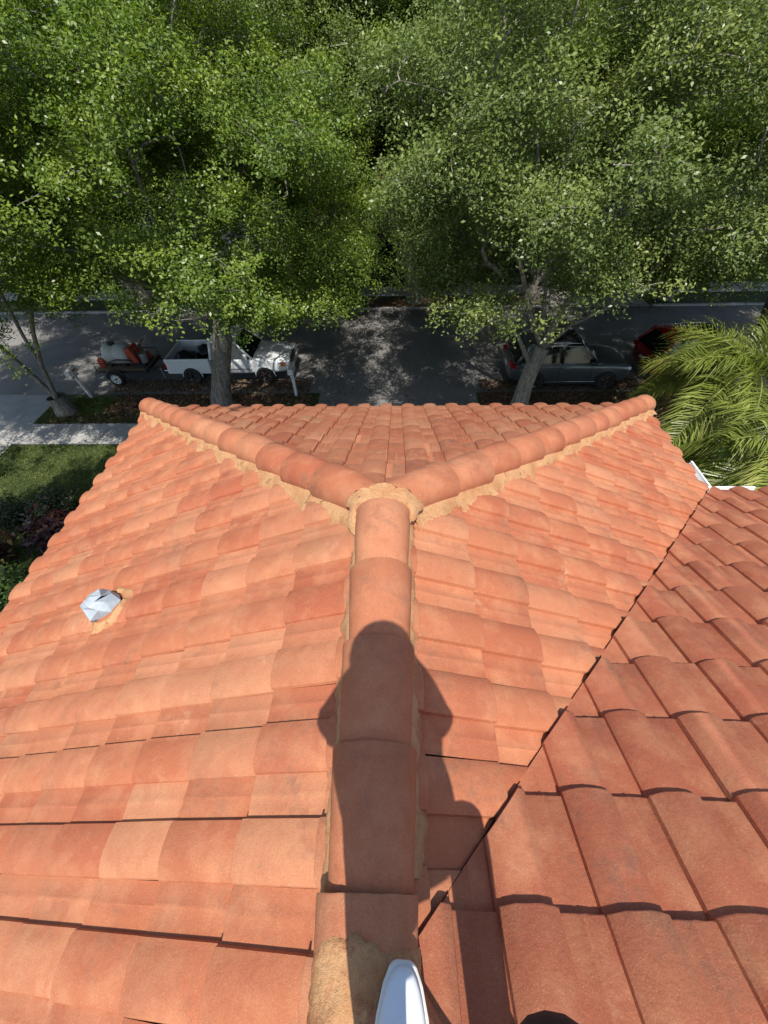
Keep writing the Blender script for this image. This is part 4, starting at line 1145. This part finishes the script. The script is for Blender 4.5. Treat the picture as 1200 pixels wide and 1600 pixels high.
# ---- trailer with a sprayer tank and a red machine
def trailer():
    t = thing('utility_trailer', 'small dark trailer with white-rimmed wheels hitched behind the pickup', 'trailer', (-11.0, 15.55, .012))
    FR = simple_cached('dark_steel', (.03, .03, .032), .5, metallic=.4)
    bm = bmesh.new()
    for y in (-.66, .66): box(bm, -1.1, 1.0, y-.035, y+.035, .46, .54)
    for x in (-1.08, -.3, .4, .98): box(bm, x-.03, x+.03, -.62, .62, .462, .538)
    from_bm('frame', bm, FR, t)
    box_obj('deck', -1.05, .95, -.62, .62, .542, .57, simple_cached('deck_ply', (.16, .11, .07), .8), t)
    bm = bmesh.new(); tube(bm, [(.98, -.5, .50), (1.75, 0, .48)], .035, 8); tube(bm, [(.98, .5, .50), (1.75, 0, .48)], .035, 8); from_bm('drawbar', bm, FR, t)
    bm = bmesh.new(); tube(bm, [(1.35, -.30, .48), (1.42, -.32, .02)], .02, 8); from_bm('prop_stand', bm, STEEL, t)
    for y in (-.66, .66):
        bm = bmesh.new(); tube(bm, [(-1.05, y, .57), (-1.05, y, .86), (.95, y, .86), (.95, y, .57)], .018, 6); from_bm('side_rail', bm, FR, t)
    for sy in (-1, 1):
        wheel(t, -.30, sy*.80, .29, .18, sy, WHITE, 8)
        bm = bmesh.new(); tube(bm, [(-.30+math.cos(math.pi*i/10)*.36, sy*.80, .29+math.sin(math.pi*i/10)*.36) for i in range(11)], .05, 6); from_bm('mudguard', bm, FR, t, True)
    # tank lying on the deck
    k = thing('spray_tank', 'grey plastic spray tank with a dark lid on the trailer', 'tank', (-11.25, 15.5, .59))
    TK = simple_cached('tank_plastic', (.46, .46, .44), .5, var=.08, scale=5)
    bm = bmesh.new()
    pr = [(0, -.52), (.22, -.52), (.36, -.46), (.40, -.36), (.40, -.05), (.385, -.02), (.40, .02), (.40, .36), (.36, .46), (.22, .52), (0, .52)]
    n = 26; rings = []
    for (r, x) in pr: rings.append([bm.verts.new((x, math.cos(2*math.pi*i/n)*max(r, .001), .40+math.sin(2*math.pi*i/n)*max(r, .001))) for i in range(n)])
    for a, b in zip(rings, rings[1:]):
        for i in range(n): bm.faces.new((a[i], a[(i+1) % n], b[(i+1) % n], b[i]))
    from_bm('tank_body', bm, TK, k, True)
    bm = bmesh.new(); tube(bm, [(-.1, 0, .76), (-.1, 0, .85)], .14, 18); from_bm('lid', bm, BLACKP, k)
    for x in (-.3, .3): box_obj('cradle', x-.05, x+.05, -.36, .36, 0, .12, FR, k)
    bm = bmesh.new(); tube(bm, [(.5, .05, .2), (.62, -.2, .15), (.5, -.38, .3), (.1, -.46, .35), (-.4, -.44, .2)], .025, 8); from_bm('hose', bm, BLACKP, k, True)
    # red pump machine in front of the tank
    RD = simple_cached('machine_red', (.42, .055, .025), .4, var=.12, scale=9)
    g = thing('pump_machine', 'orange red motor pump with a tilted hood on the trailer, beside the grey tank', 'machine', (-10.42, 15.5, .59))
    box_obj('base', -.22, .30, -.40, .40, .0, .10, FR, g, .01)
    o = box_obj('hood', -.13, .13, -.32, .32, .12, .74, RD, g, .05, 3); o.rotation_euler = (0, -.35, 0)
    bm = bmesh.new(); tube(bm, [(.2, -.1, .1), (.2, -.1, .46)], .15, 16); from_bm('engine', bm, simple_cached('alloy', (.42, .42, .42), .4, metallic=.7), g)
    bm = bmesh.new(); tube(bm, [(.05, .30, .1), (.0, .34, .7), (.28, .30, .86), (.36, -.30, .86), (.1, -.34, .7), (.10, -.30, .1)], .02, 8); from_bm('roll_bar', bm, FR, g, True)
    bm = bmesh.new(); tube(bm, [(.22, .2, .12), (.26, .2, .36)], .10, 14); from_bm('fuel_can', bm, RD, g)
    # red fuel can at the rear corner
    c = thing('fuel_can', 'small red fuel can at the rear end of the trailer', 'can', (-11.92, 15.25, .59))
    box_obj('can_body', -.13, .13, -.10, .10, 0, .30, RD, c, .03, 2); bm = bmesh.new(); tube(bm, [(-.08, 0, .30), (-.06, 0, .37), (.06, 0, .37), (.08, 0, .30)], .015, 6); from_bm('handle', bm, RD, c)
trailer()

# ------------------------------------------------------------------ mailboxes
def mailbox(label, x, y, lean, rz, hood):
    t = thing('mailbox', label, 'mailbox', (x, y, .0), rz, 'mailboxes by the kerb'); t.rotation_euler = (0, lean, rz)
    GP = simple_cached('mail_white', (.62, .62, .60), .6, var=.08, scale=6)
    box_obj('post', -.05, .05, -.05, .05, -.1, 1.02, GP, t, .008)
    bm = bmesh.new(); n = 12; rings = []
    for yy in (-.26, .26):
        rings.append([bm.verts.new((math.cos(math.pi*i/n)*.095, yy, 1.16+math.sin(math.pi*i/n)*.095)) for i in range(n+1)]+[bm.verts.new((-.095, yy, 1.02)), bm.verts.new((.095, yy, 1.02))])
    m = len(rings[0])
    for i in range(m): bm.faces.new((rings[0][i], rings[0][(i+1) % m], rings[1][(i+1) % m], rings[1][i]))
    bm.faces.new(rings[0][::-1]); bm.faces.new(rings[1]); from_bm('box', bm, GP, t)
    box_obj('door', -.085, .085, .262, .275, 1.03, 1.22, GP, t, .005)
    box_obj('flag', .097, .105, -.05, .15, 1.12, 1.17, simple_cached('lamp_red', (.35, .01, .01), .15), t)
    box_obj('arm', -.035, .035, -.22, .22, .90, .96, GP, t, .005)
mailbox('white post mailbox standing by the kerb in front of the pickup bumper', -3.86, 13.86, .0, 0, True)
mailbox('grey leaning post mailbox beside the twin-stemmed oak', -12.05, 13.86, -.16, 0, True)

# ------------------------------------------------------------------ palms
def frond_geo(rg, L, droop, nl, ll, twist):
    """one pinnate frond in local space: grows along +x, up z"""
    V = []; F = []; T = []; Rp = []
    for i in range(13):
        t = i/12; Rp.append(np.array([L*(t-.10*droop*t*t), 0, L*(.42*t-droop*.78*t*t)]))
    Rp = np.array(Rp)
    def at(t):
        f = t*12; i = min(int(f), 11); return Rp[i]+(Rp[i+1]-Rp[i])*(f-i), (Rp[i+1]-Rp[i])/np.linalg.norm(Rp[i+1]-Rp[i])
    hue = rg.random()
    for k in range(nl):
        t = .16+.84*(k+rg.random()*.6)/nl; p, tan = at(min(t, .999))
        for sgn in (-1, 1):
            l = ll*(math.sin(math.pi*(.18+.74*t))**.7)*rg.uniform(.8, 1.1); dr = rg.uniform(.3, 1.5)
            lat = np.array([0, sgn, 0]); upv = np.cross(tan, lat)*(-sgn) if False else np.array([-tan[2], 0, tan[0]])
            dvec = lat*rg.uniform(.6, .95)+tan*rg.uniform(.35, .8)+upv*rg.uniform(-.05, .70); dvec /= np.linalg.norm(dvec)
            mid = p+dvec*l*.5; end = p+dvec*l*.94+np.array([0, 0, -dr*l*.42])
            wv = np.cross(dvec, upv); wv /= np.linalg.norm(wv)+1e-9; wd = .0125*rg.uniform(.8, 1.25)
            b = len(V)
            V += [p-wv*wd*.4, p+wv*wd*.4, mid-wv*wd, mid+wv*wd, end]
            F += [(b, b+1, b+3, b+2), (b+2, b+3, b+4, b+4)]
            tv = min(1, max(0, .45*hue+.3*rg.random()+.25*t)); T += [tv, min(1, tv+.12)]
    return np.array(V), F, T, Rp
DRYF = leaf_material('dry_frond', (.13, .085, .04), (.24, .17, .085), (.38, .29, .16), .2, .6)
def palm(name, label, loc, trunk_h, nf, L, seed, lean=(0, 0), sectors=None):
    rg = np.random.default_rng(seed); t = thing(name, label, 'palm', loc, 0, 'palms beside the house')
    bm = bmesh.new(); n = 12
    tube(bm, [(lean[0]*(i/n)**2, lean[1]*(i/n)**2, trunk_h*i/n-.05) for i in range(n+1)], [.13-.03*i/n+(.012 if i % 2 else 0) for i in range(n+1)], 12)
    from_bm('trunk', bm, BARK, t, True)
    crown = np.array([lean[0], lean[1], trunk_h-.05])
    for i in range(nf):
        az = i*2.399+rg.uniform(-.2, .2); el = .95-1.15*i/nf+rg.uniform(-.1, .1)
        V, F, T, Rp = frond_geo(rg, L*rg.uniform(.8, 1.1), .70+.75*i/nf+rg.uniform(-.15, .2), 74, L*.44, 0)
        ca, sa = math.cos(az), math.sin(az); ce, se = math.cos(el), math.sin(el)
        def tr(Q):
            x = Q[:, 0]*ce-Q[:, 2]*se*.8; z = Q[:, 0]*se*.8+Q[:, 2]*ce; return np.stack([x*ca-Q[:, 1]*sa, x*sa+Q[:, 1]*ca, z], 1)+crown
        W = tr(V)
        Ft = [f if f[2] != f[3] else f[:3] for f in F]
        me = bpy.data.meshes.new('frond'); me.from_pydata([tuple(v) for v in W], [], Ft); me.update()
        a = me.attributes.new('tint', 'FLOAT', 'FACE'); a.data.foreach_set('value', np.array(T, np.float32))
        o = link('frond', me, t, DRYF if i >= nf-2 else PALML)
        if i >= nf-2: o['label'] = 'dry brown drooping frond'
        bm = bmesh.new(); tube(bm, [tuple(p) for p in tr(Rp)], [.022-.016*k/12 for k in range(13)], 5); from_bm('midrib', bm, simple_cached('rachis', (.20, .22, .06), .6), o, True)
palm('palm', 'tall palm at the right whose fronds cover the red car', (8.05, 8.7, 0), 3.8, 17, 2.1, 7, (-.2, -.2))
palm('palm', 'slender palm whose fronds reach left across the parked cars', (7.9, 9.9, 0), 2.5, 13, 1.7, 15, (.1, 0))
palm('palm', 'palm at the right edge, fronds arching above the gutter', (7.5, 6.4, 0), 3.3, 15, 1.9, 8, (.2, .1))
palm('palm', 'low palm right behind the end of the right hip', (6.15, 7.6, 0), 2.0, 14, 1.8, 9, (0, 0))
palm('palm', 'rear palm at the right edge behind the tall palm', (10.9, 9.6, 0), 3.3, 15, 2.1, 10, (0, 0))

# ------------------------------------------------------------------ shrubs
def shrub(name, label, x, y, r, h, n, leaf, mat, seed, cat='shrub', group=None):
    rg = np.random.default_rng(seed); t = thing(name, label, cat, (x, y, 0), 0, group)
    bm = bmesh.new(); tips = []
    for i in range(26):
        an = rg.uniform(0, 6.28); rr_ = r*math.sqrt(rg.random())*.9; z = h*rg.uniform(.55, 1.0)*(1-.35*(rr_/r)**2)
        e = np.array([math.cos(an)*rr_, math.sin(an)*rr_, z]); tips.append(e)
        tube(bm, [(e[0]*.1, e[1]*.1, -.03), (e[0]*.55, e[1]*.55, z*.5), tuple(e)], [.018, .012, .006], 5)
    from_bm('stem', bm, BARK, t, True)
    tips = np.array(tips); idx = rg.integers(0, len(tips), n)
    f = rg.random(n)[:, None]**.5
    c = tips[idx]*np.concatenate([f, f, f], 1)+rg.normal(size=(n, 3))*np.array([.13, .13, .10])*r/.8
    c[:, 2] = np.maximum(c[:, 2], .04)
    outw = c/np.linalg.norm(c, axis=1)[:, None]
    nrm = outw*.5+np.array([0, 0, .7])+rg.normal(size=(n, 3))*.45; nrm /= np.linalg.norm(nrm, axis=1)[:, None]
    ax = outw+rg.normal(size=(n, 3))*.6; ax -= nrm*(ax*nrm).sum(1)[:, None]; ax /= np.linalg.norm(ax, axis=1)[:, None]; bx = np.cross(nrm, ax)
    sc = rg.uniform(.6, 1.2, n)[:, None]; la, lb = leaf[0]*sc, leaf[1]*sc
    LV = np.stack([c-ax*la*.5, c+bx*lb*.5+nrm*lb*.15, c+ax*la*.5-nrm*la*.1, c-bx*lb*.5+nrm*lb*.15], 1).reshape(-1, 3)
    me = np_mesh('foliage', LV, np.arange(n*4).reshape(-1, 4), np.clip(rg.beta(1.2, 1.6, n)*.8+.3*(c[:, 2]/h-.5), 0, 1))
    o = link('foliage', me, t, mat); o['kind'] = 'stuff'
shrub('croton_shrub', 'croton with yellow and dark red leaves at the left edge', -10.45, 5.75, .85, 1.25, 900, (.26, .10), CROTON, 31)
shrub('croton_shrub', 'dark red croton beside the yellow one, nearer the house', -9.2, 6.7, .8, 1.0, 800, (.24, .10), leaf_material('dark_croton_leaf', (.03, .012, .014), (.07, .02, .018), (.16, .06, .03), .1, .35), 32)
shrub('leafy_shrub', 'pale green bush at the left edge below the crotons', -9.35, 4.95, .7, .9, 1800, (.11, .06), BUSH, 33)
DKB = leaf_material('shaded_hedge_leaf', (.022, .036, .012), (.04, .06, .016), (.07, .09, .025), .15, .4)  # hedge standing in shade: that darkness is put into the leaf colour
for i, (x, y, lb) in enumerate([(-9.7, 7.7, 'dark hedge bush on the lawn side of the crotons'), (-8.1, 6.3, 'dark hedge bush nearest the roof edge'), (-8.0, 4.9, 'dark hedge bush hidden low beside the roof edge'), (-11.0, 7.4, 'dark hedge bush at the left edge above the crotons')]):
    shrub('hedge_bush', lb, x, y, .8, .9, 2000, (.10, .05), DKB, 40+i, 'bush', 'dark hedge at the left')
for i, (x, y, r, h, lb) in enumerate([(4.9, 6.2, .8, 1.1, 'green bush just beyond the right eave'), (5.6, 5.0, .8, 1.2, 'green bush under the gutter corner'), (8.8, 5.4, .9, 1.3, 'green bush at the right edge below the palms'), (5.2, 8.6, .7, .9, 'green bush between the low palm and the sidewalk'), (9.6, 12.9, .9, 1.0, 'green bush on the verge behind the tall palm')]):
    shrub('leafy_shrub', lb, x, y, r, h, 1900, (.16, .055), PALML if i != 3 else DKB, 50+i, 'shrub', 'shrubs at the right')
# hedges in front of the far houses
for i, x in enumerate((-24, -21, -18, -15.5, -5.8, -3.4, -.6, 2.0, 4.6, 7.0, 14.6, 17.2, 20)):
    shrub('hedge_bush', 'dark hedge bush before the far houses, %s from the left' % ORD[i], x, 31.6, 1.3, 1.5, 1500, (.20, .10), DKB, 70+i, 'bush', 'hedge before the far houses')

# ------------------------------------------------------------------ grass and fallen leaves
def scatter_grass(name, label, rects, n, seed, hmin, hmax, mat):
    rg = np.random.default_rng(seed); areas = np.array([(b-a)*(d-c) for a, b, c, d in rects]); pr = areas/areas.sum()
    k = rg.choice(len(rects), n, p=pr); R_ = np.array(rects)[k]
    x = R_[:, 0]+(R_[:, 1]-R_[:, 0])*rg.random(n); y = R_[:, 2]+(R_[:, 3]-R_[:, 2])*rg.random(n)
    h = rg.uniform(hmin, hmax, n); an = rg.uniform(0, 6.28, n); w = .010+.006*rg.random(n); tl = rg.normal(size=(n, 2))*.035
    a = np.stack([x-np.cos(an)*w, y-np.sin(an)*w, np.zeros(n)], 1); b = np.stack([x+np.cos(an)*w, y+np.sin(an)*w, np.zeros(n)], 1)
    c = np.stack([x+tl[:, 0], y+tl[:, 1], h], 1)
    V = np.stack([a, b, c], 1).reshape(-1, 3)
    patchv = np.sin(x*2.1)*np.sin(y*2.7+1)+.6*np.sin(x*5.3+y*4.1)
    tint = np.clip(.42+.16*patchv+rg.normal(size=n)*.22, 0, 1)
    o = link(name, np_mesh(name, V, np.arange(n*3).reshape(-1, 3), tint), None, mat)
    tag(o, label, 'grass'); o['kind'] = 'stuff'
scatter_grass('grass', 'mown lawn to the left of the house and along the near sidewalk', [(-14, -3, 4.3, 10.84), (-13.3, -10.6, 12.04, 13.8), (-10.6, -3.0, 12.04, 12.9), (-4.6, -3.0, 12.9, 13.8), (3.3, 13, 8, 10.84)], 90000, 3, .03, .075, GRASS)
def scatter_leaves(name, label, rects, n, seed):
    rg = np.random.default_rng(seed); wts = np.array([r[4] for r in rects], float); k = rg.choice(len(rects), n, p=wts/wts.sum()); R_ = np.array(rects)[k]
    x = R_[:, 0]+(R_[:, 1]-R_[:, 0])*rg.random(n); y = R_[:, 2]+(R_[:, 3]-R_[:, 2])*rg.beta(1.6, 1.6, n); z = R_[:, 5]+.008+rg.random(n)*.03
    c = np.stack([x, y, z], 1); nrm = np.array([0, 0, 1.0])+rg.normal(size=(n, 3))*.35; nrm /= np.linalg.norm(nrm, axis=1)[:, None]
    ax = rg.normal(size=(n, 3)); ax -= nrm*(ax*nrm).sum(1)[:, None]; ax /= np.linalg.norm(ax, axis=1)[:, None]; bx = np.cross(nrm, ax)
    s = rg.uniform(.03, .065, n)[:, None]
    V = np.stack([c-ax*s, c+bx*s*.5+nrm*.008, c+ax*s, c-bx*s*.5+nrm*.008], 1).reshape(-1, 3)
    o = link(name, np_mesh(name, V, np.arange(n*4).reshape(-1, 4), rg.random(n)), None, LITTER)
    tag(o, label, 'leaves'); o['kind'] = 'stuff'
scatter_leaves('fallen_leaves', 'brown fallen leaves on the verge and along the kerb', [(-11, -3.2, 12.5, 14.05, 9, .01), (-11.5, -3.4, 14.05, 15.2, 5, .015), (3.2, 13, 12.2, 14.05, 9, .01), (3.3, 13, 14.05, 15.0, 5, .015), (-14, 14, 20.8, 23.6, 4, .012), (-13, -3, 12.0, 12.8, 2, .01), (-3, 3, 5, 22, 1, .018)], 26000, 9)

# ------------------------------------------------------------------ the photographer (only a shoe and a knee reach into the picture)
def person():
    t = thing('person', 'person in dark clothes and white shoes standing on the hip at the bottom edge', 'person', (0, 0, 0))
    bz = CAMZ
    J = {}; Vv = []; Ed = []; Rr = []
    def add(n, p, r, parent=None):
        J[n] = len(Vv); Vv.append((p[0], p[1], bz+p[2])); Rr.append(r)
        if parent is not None: Ed.append((J[parent], J[n]))
    add('pelvis', (.12, -.35, -.64), (.165, .11))
    add('waist', (.12, -.33, -.50), (.190, .115), 'pelvis'); add('chest', (.085, -.27, -.27), (.225, .14), 'waist'); add('neckb', (.075, -.205, -.13), (.120, .09), 'chest')
    add('neck', (.072, -.185, -.07), (.060, .060), 'neckb'); add('head', (.07, -.155, .01), (.078, .084), 'neck'); add('crown', (.07, -.150, .075), (.080, .086), 'head'); add('top', (.07, -.150, .12), (.055, .06), 'crown')
    for sx, sd in ((-1, 'l'), (1, 'r')):
        cx = .072
        add('sh'+sd, (cx+sx*.150, -.23, -.16), (.100, .095), 'chest')
        add('el'+sd, (cx+sx*(.215 if sx < 0 else .190), -.17, -.45), (.072, .072), 'sh'+sd)
        add('fa'+sd, (cx+sx*.120, -.12, -.24), (.078, .072), 'el'+sd)
        add('wr'+sd, (cx+sx*.080, -.080, -.090), (.036, .034), 'fa'+sd)
        add('pa'+sd, (cx+sx*.070, -.062, -.030), (.040, .026), 'wr'+sd)
        for k, (dz, dy, ln) in enumerate(((.035, -.030, 1), (.018, -.034, 1.05), (.000, -.036, 1.0), (-.018, -.034, .85))):
            add('f%d%s' % (k, sd), (cx+sx*.080, dy-.016, dz-.012), .0095, 'pa'+sd)
            add('g%d%s' % (k, sd), (cx+sx*.062, dy-.018, dz+.002*ln), .0085, 'f%d%s' % (k, sd))
            add('h%d%s' % (k, sd), (cx+sx*.044, dy-.022, dz+.004*ln), .0075, 'g%d%s' % (k, sd))
        add('t0'+sd, (cx+sx*.072, -.062, -.005), .011, 'pa'+sd); add('t1'+sd, (cx+sx*.050, -.058, .010), .0095, 't0'+sd)
    # left leg straight down to the visible shoe, right leg bent with its knee forward
    add('hipl', (.03, -.36, -.74), (.088, .085), 'pelvis'); add('knl', (.045, -.39, -1.05), (.062, .062), 'hipl'); add('anl', (.085, -.40, -1.33), (.045, .048), 'knl')
    add('hipr', (.225, -.36, -.74), (.092, .09), 'pelvis'); add('knr', (.318, -.178, -.985), (.078, .078), 'hipr'); add('anr', (.30, -.50, -1.22), (.045, .048), 'knr')
    me = bpy.data.meshes.new('body'); me.from_pydata(Vv, Ed, []); me.update()
    o = link('body', me, t, simple_cached('black_cloth', (.016, .014, .016), .85, var=.25, scale=20))
    m = o.modifiers.new('skin', 'SKIN'); m.use_smooth_shade = True
    sk = me.skin_vertices[0].data
    for i, r in enumerate(Rr): sk[i].radius = r if hasattr(r, '__len__') else (r, r)
    sk[J['pelvis']].use_root = True
    sb = o.modifiers.new('sub', 'SUBSURF'); sb.levels = 1; sb.render_levels = 2
    # hat, enlarged so its cast shadow rounds over that of the hands
    bm = bmesh.new(); bmesh.ops.create_uvsphere(bm, u_segments=20, v_segments=12, radius=.122)
    for v in bm.verts:
        v.co.y *= 1.12; v.co.z = v.co.z*.95 if v.co.z > -.02 else -.02+(v.co.z+.02)*.25
    from_bm('hat', bm, simple_cached('hat_dark', (.012, .009, .008), .6), t, True, (.060, -.150, bz+.082))
    # shoes: lofted last, sole and stitched toe seam
    def shoe(toe, yaw, pitch, nm):
        L = .285; st = []; K = 1.14
        prof_s = [(0, .010, .022, .030), (.006, .020, .018, .040), (.026, .033, .016, .050), (.065, .0435, .014, .062), (.11, .0505, .012, .074), (.15, .048, .012, .088), (.19, .043, .012, .10), (.235, .041, .012, .105), (.27, .033, .014, .10), (.285, .018, .02, .085)]
        mm = Matrix.Translation(toe) @ Matrix.Rotation(yaw, 4, 'Z') @ Matrix.Rotation(pitch, 4, 'X')
        bm = bmesh.new(); rings = []
        for (y, w, zb, zt) in prof_s:
            ring = []
            for k in range(16):
                an = 2*math.pi*k/16; cx_, sz = math.cos(an), math.sin(an)
                xx = w*math.copysign(abs(cx_)**.75, cx_); zz = zb+(zt-zb)*(.5+.5*math.copysign(abs(sz)**.85, sz))
                ring.append(bm.verts.new(mm @ (Vector((xx, -y, zz))*K)))
            rings.append(ring)
        for a, b in zip(rings, rings[1:]):
            for k in range(16): bm.faces.new((a[k], a[(k+1) % 16], b[(k+1) % 16], b[k]))
        bm.faces.new(rings[0][::-1]); bm.faces.new(rings[-1])
        u = from_bm(nm, bm, simple_cached('shoe_white', (.74, .77, .80), .38, var=.04, scale=30), t, True)
        u.modifiers.new('s', 'SUBSURF').render_levels = 2
        bm = bmesh.new(); rings = []
        for (y, w, zb, zt) in prof_s:
            w2 = w+.0055; y2 = y-.006 if y < .02 else (y+.004 if y > .26 else y)
            rings.append([bm.verts.new(mm @ (Vector((sx_*w2, -y2, zz))*K)) for sx_, zz in ((-1, .0), (1, .0), (1, .020), (-1, .020))])
        for a, b in zip(rings, rings[1:]):
            for k in range(4): bm.faces.new((a[k], a[(k+1) % 4], b[(k+1) % 4], b[k]))
        bm.faces.new(rings[0][::-1]); bm.faces.new(rings[-1])
        s_ = from_bm('sole', bm, simple_cached('sole_white', (.70, .68, .63), .6), u, False); bb = s_.modifiers.new('b', 'BEVEL'); bb.width = .004
        bm = bmesh.new(); tube(bm, [mm @ (Vector((x_, -y_, z_))*K) for x_, y_, z_ in ((-.034, .135, .078), (-.018, .115, .0785), (0, .108, .0775), (.018, .115, .0785), (.034, .135, .078))], .0016, 5)
        from_bm('stitching', bm, simple_cached('stitch_grey', (.35, .36, .37), .7), u, True)
        return u
    shoe((.088, -.146, ZC+.128), -.03, -.03, 'shoe')
    shoe((.33, -.36, ZC+.24), -.25, .05, 'shoe')
    # phone in the hands, its lens at the taking position
    mm = Matrix.Identity(4)
    for i in range(3): mm[i][0] = RT[i]; mm[i][1] = UP[i]; mm[i][2] = -FW[i]; mm[i][3] = CAM[i]
    bm = bmesh.new(); box(bm, -.062, .014, -.130, .018, .014, .022); bmesh.ops.bevel(bm, geom=bm.edges[:], offset=.003, segments=2, affect='EDGES')
    for v in bm.verts: v.co = mm @ v.co
    ph = from_bm('phone', bm, BLACKP, None); tag(ph, 'black phone held up in front of the photographer', 'phone')
person()
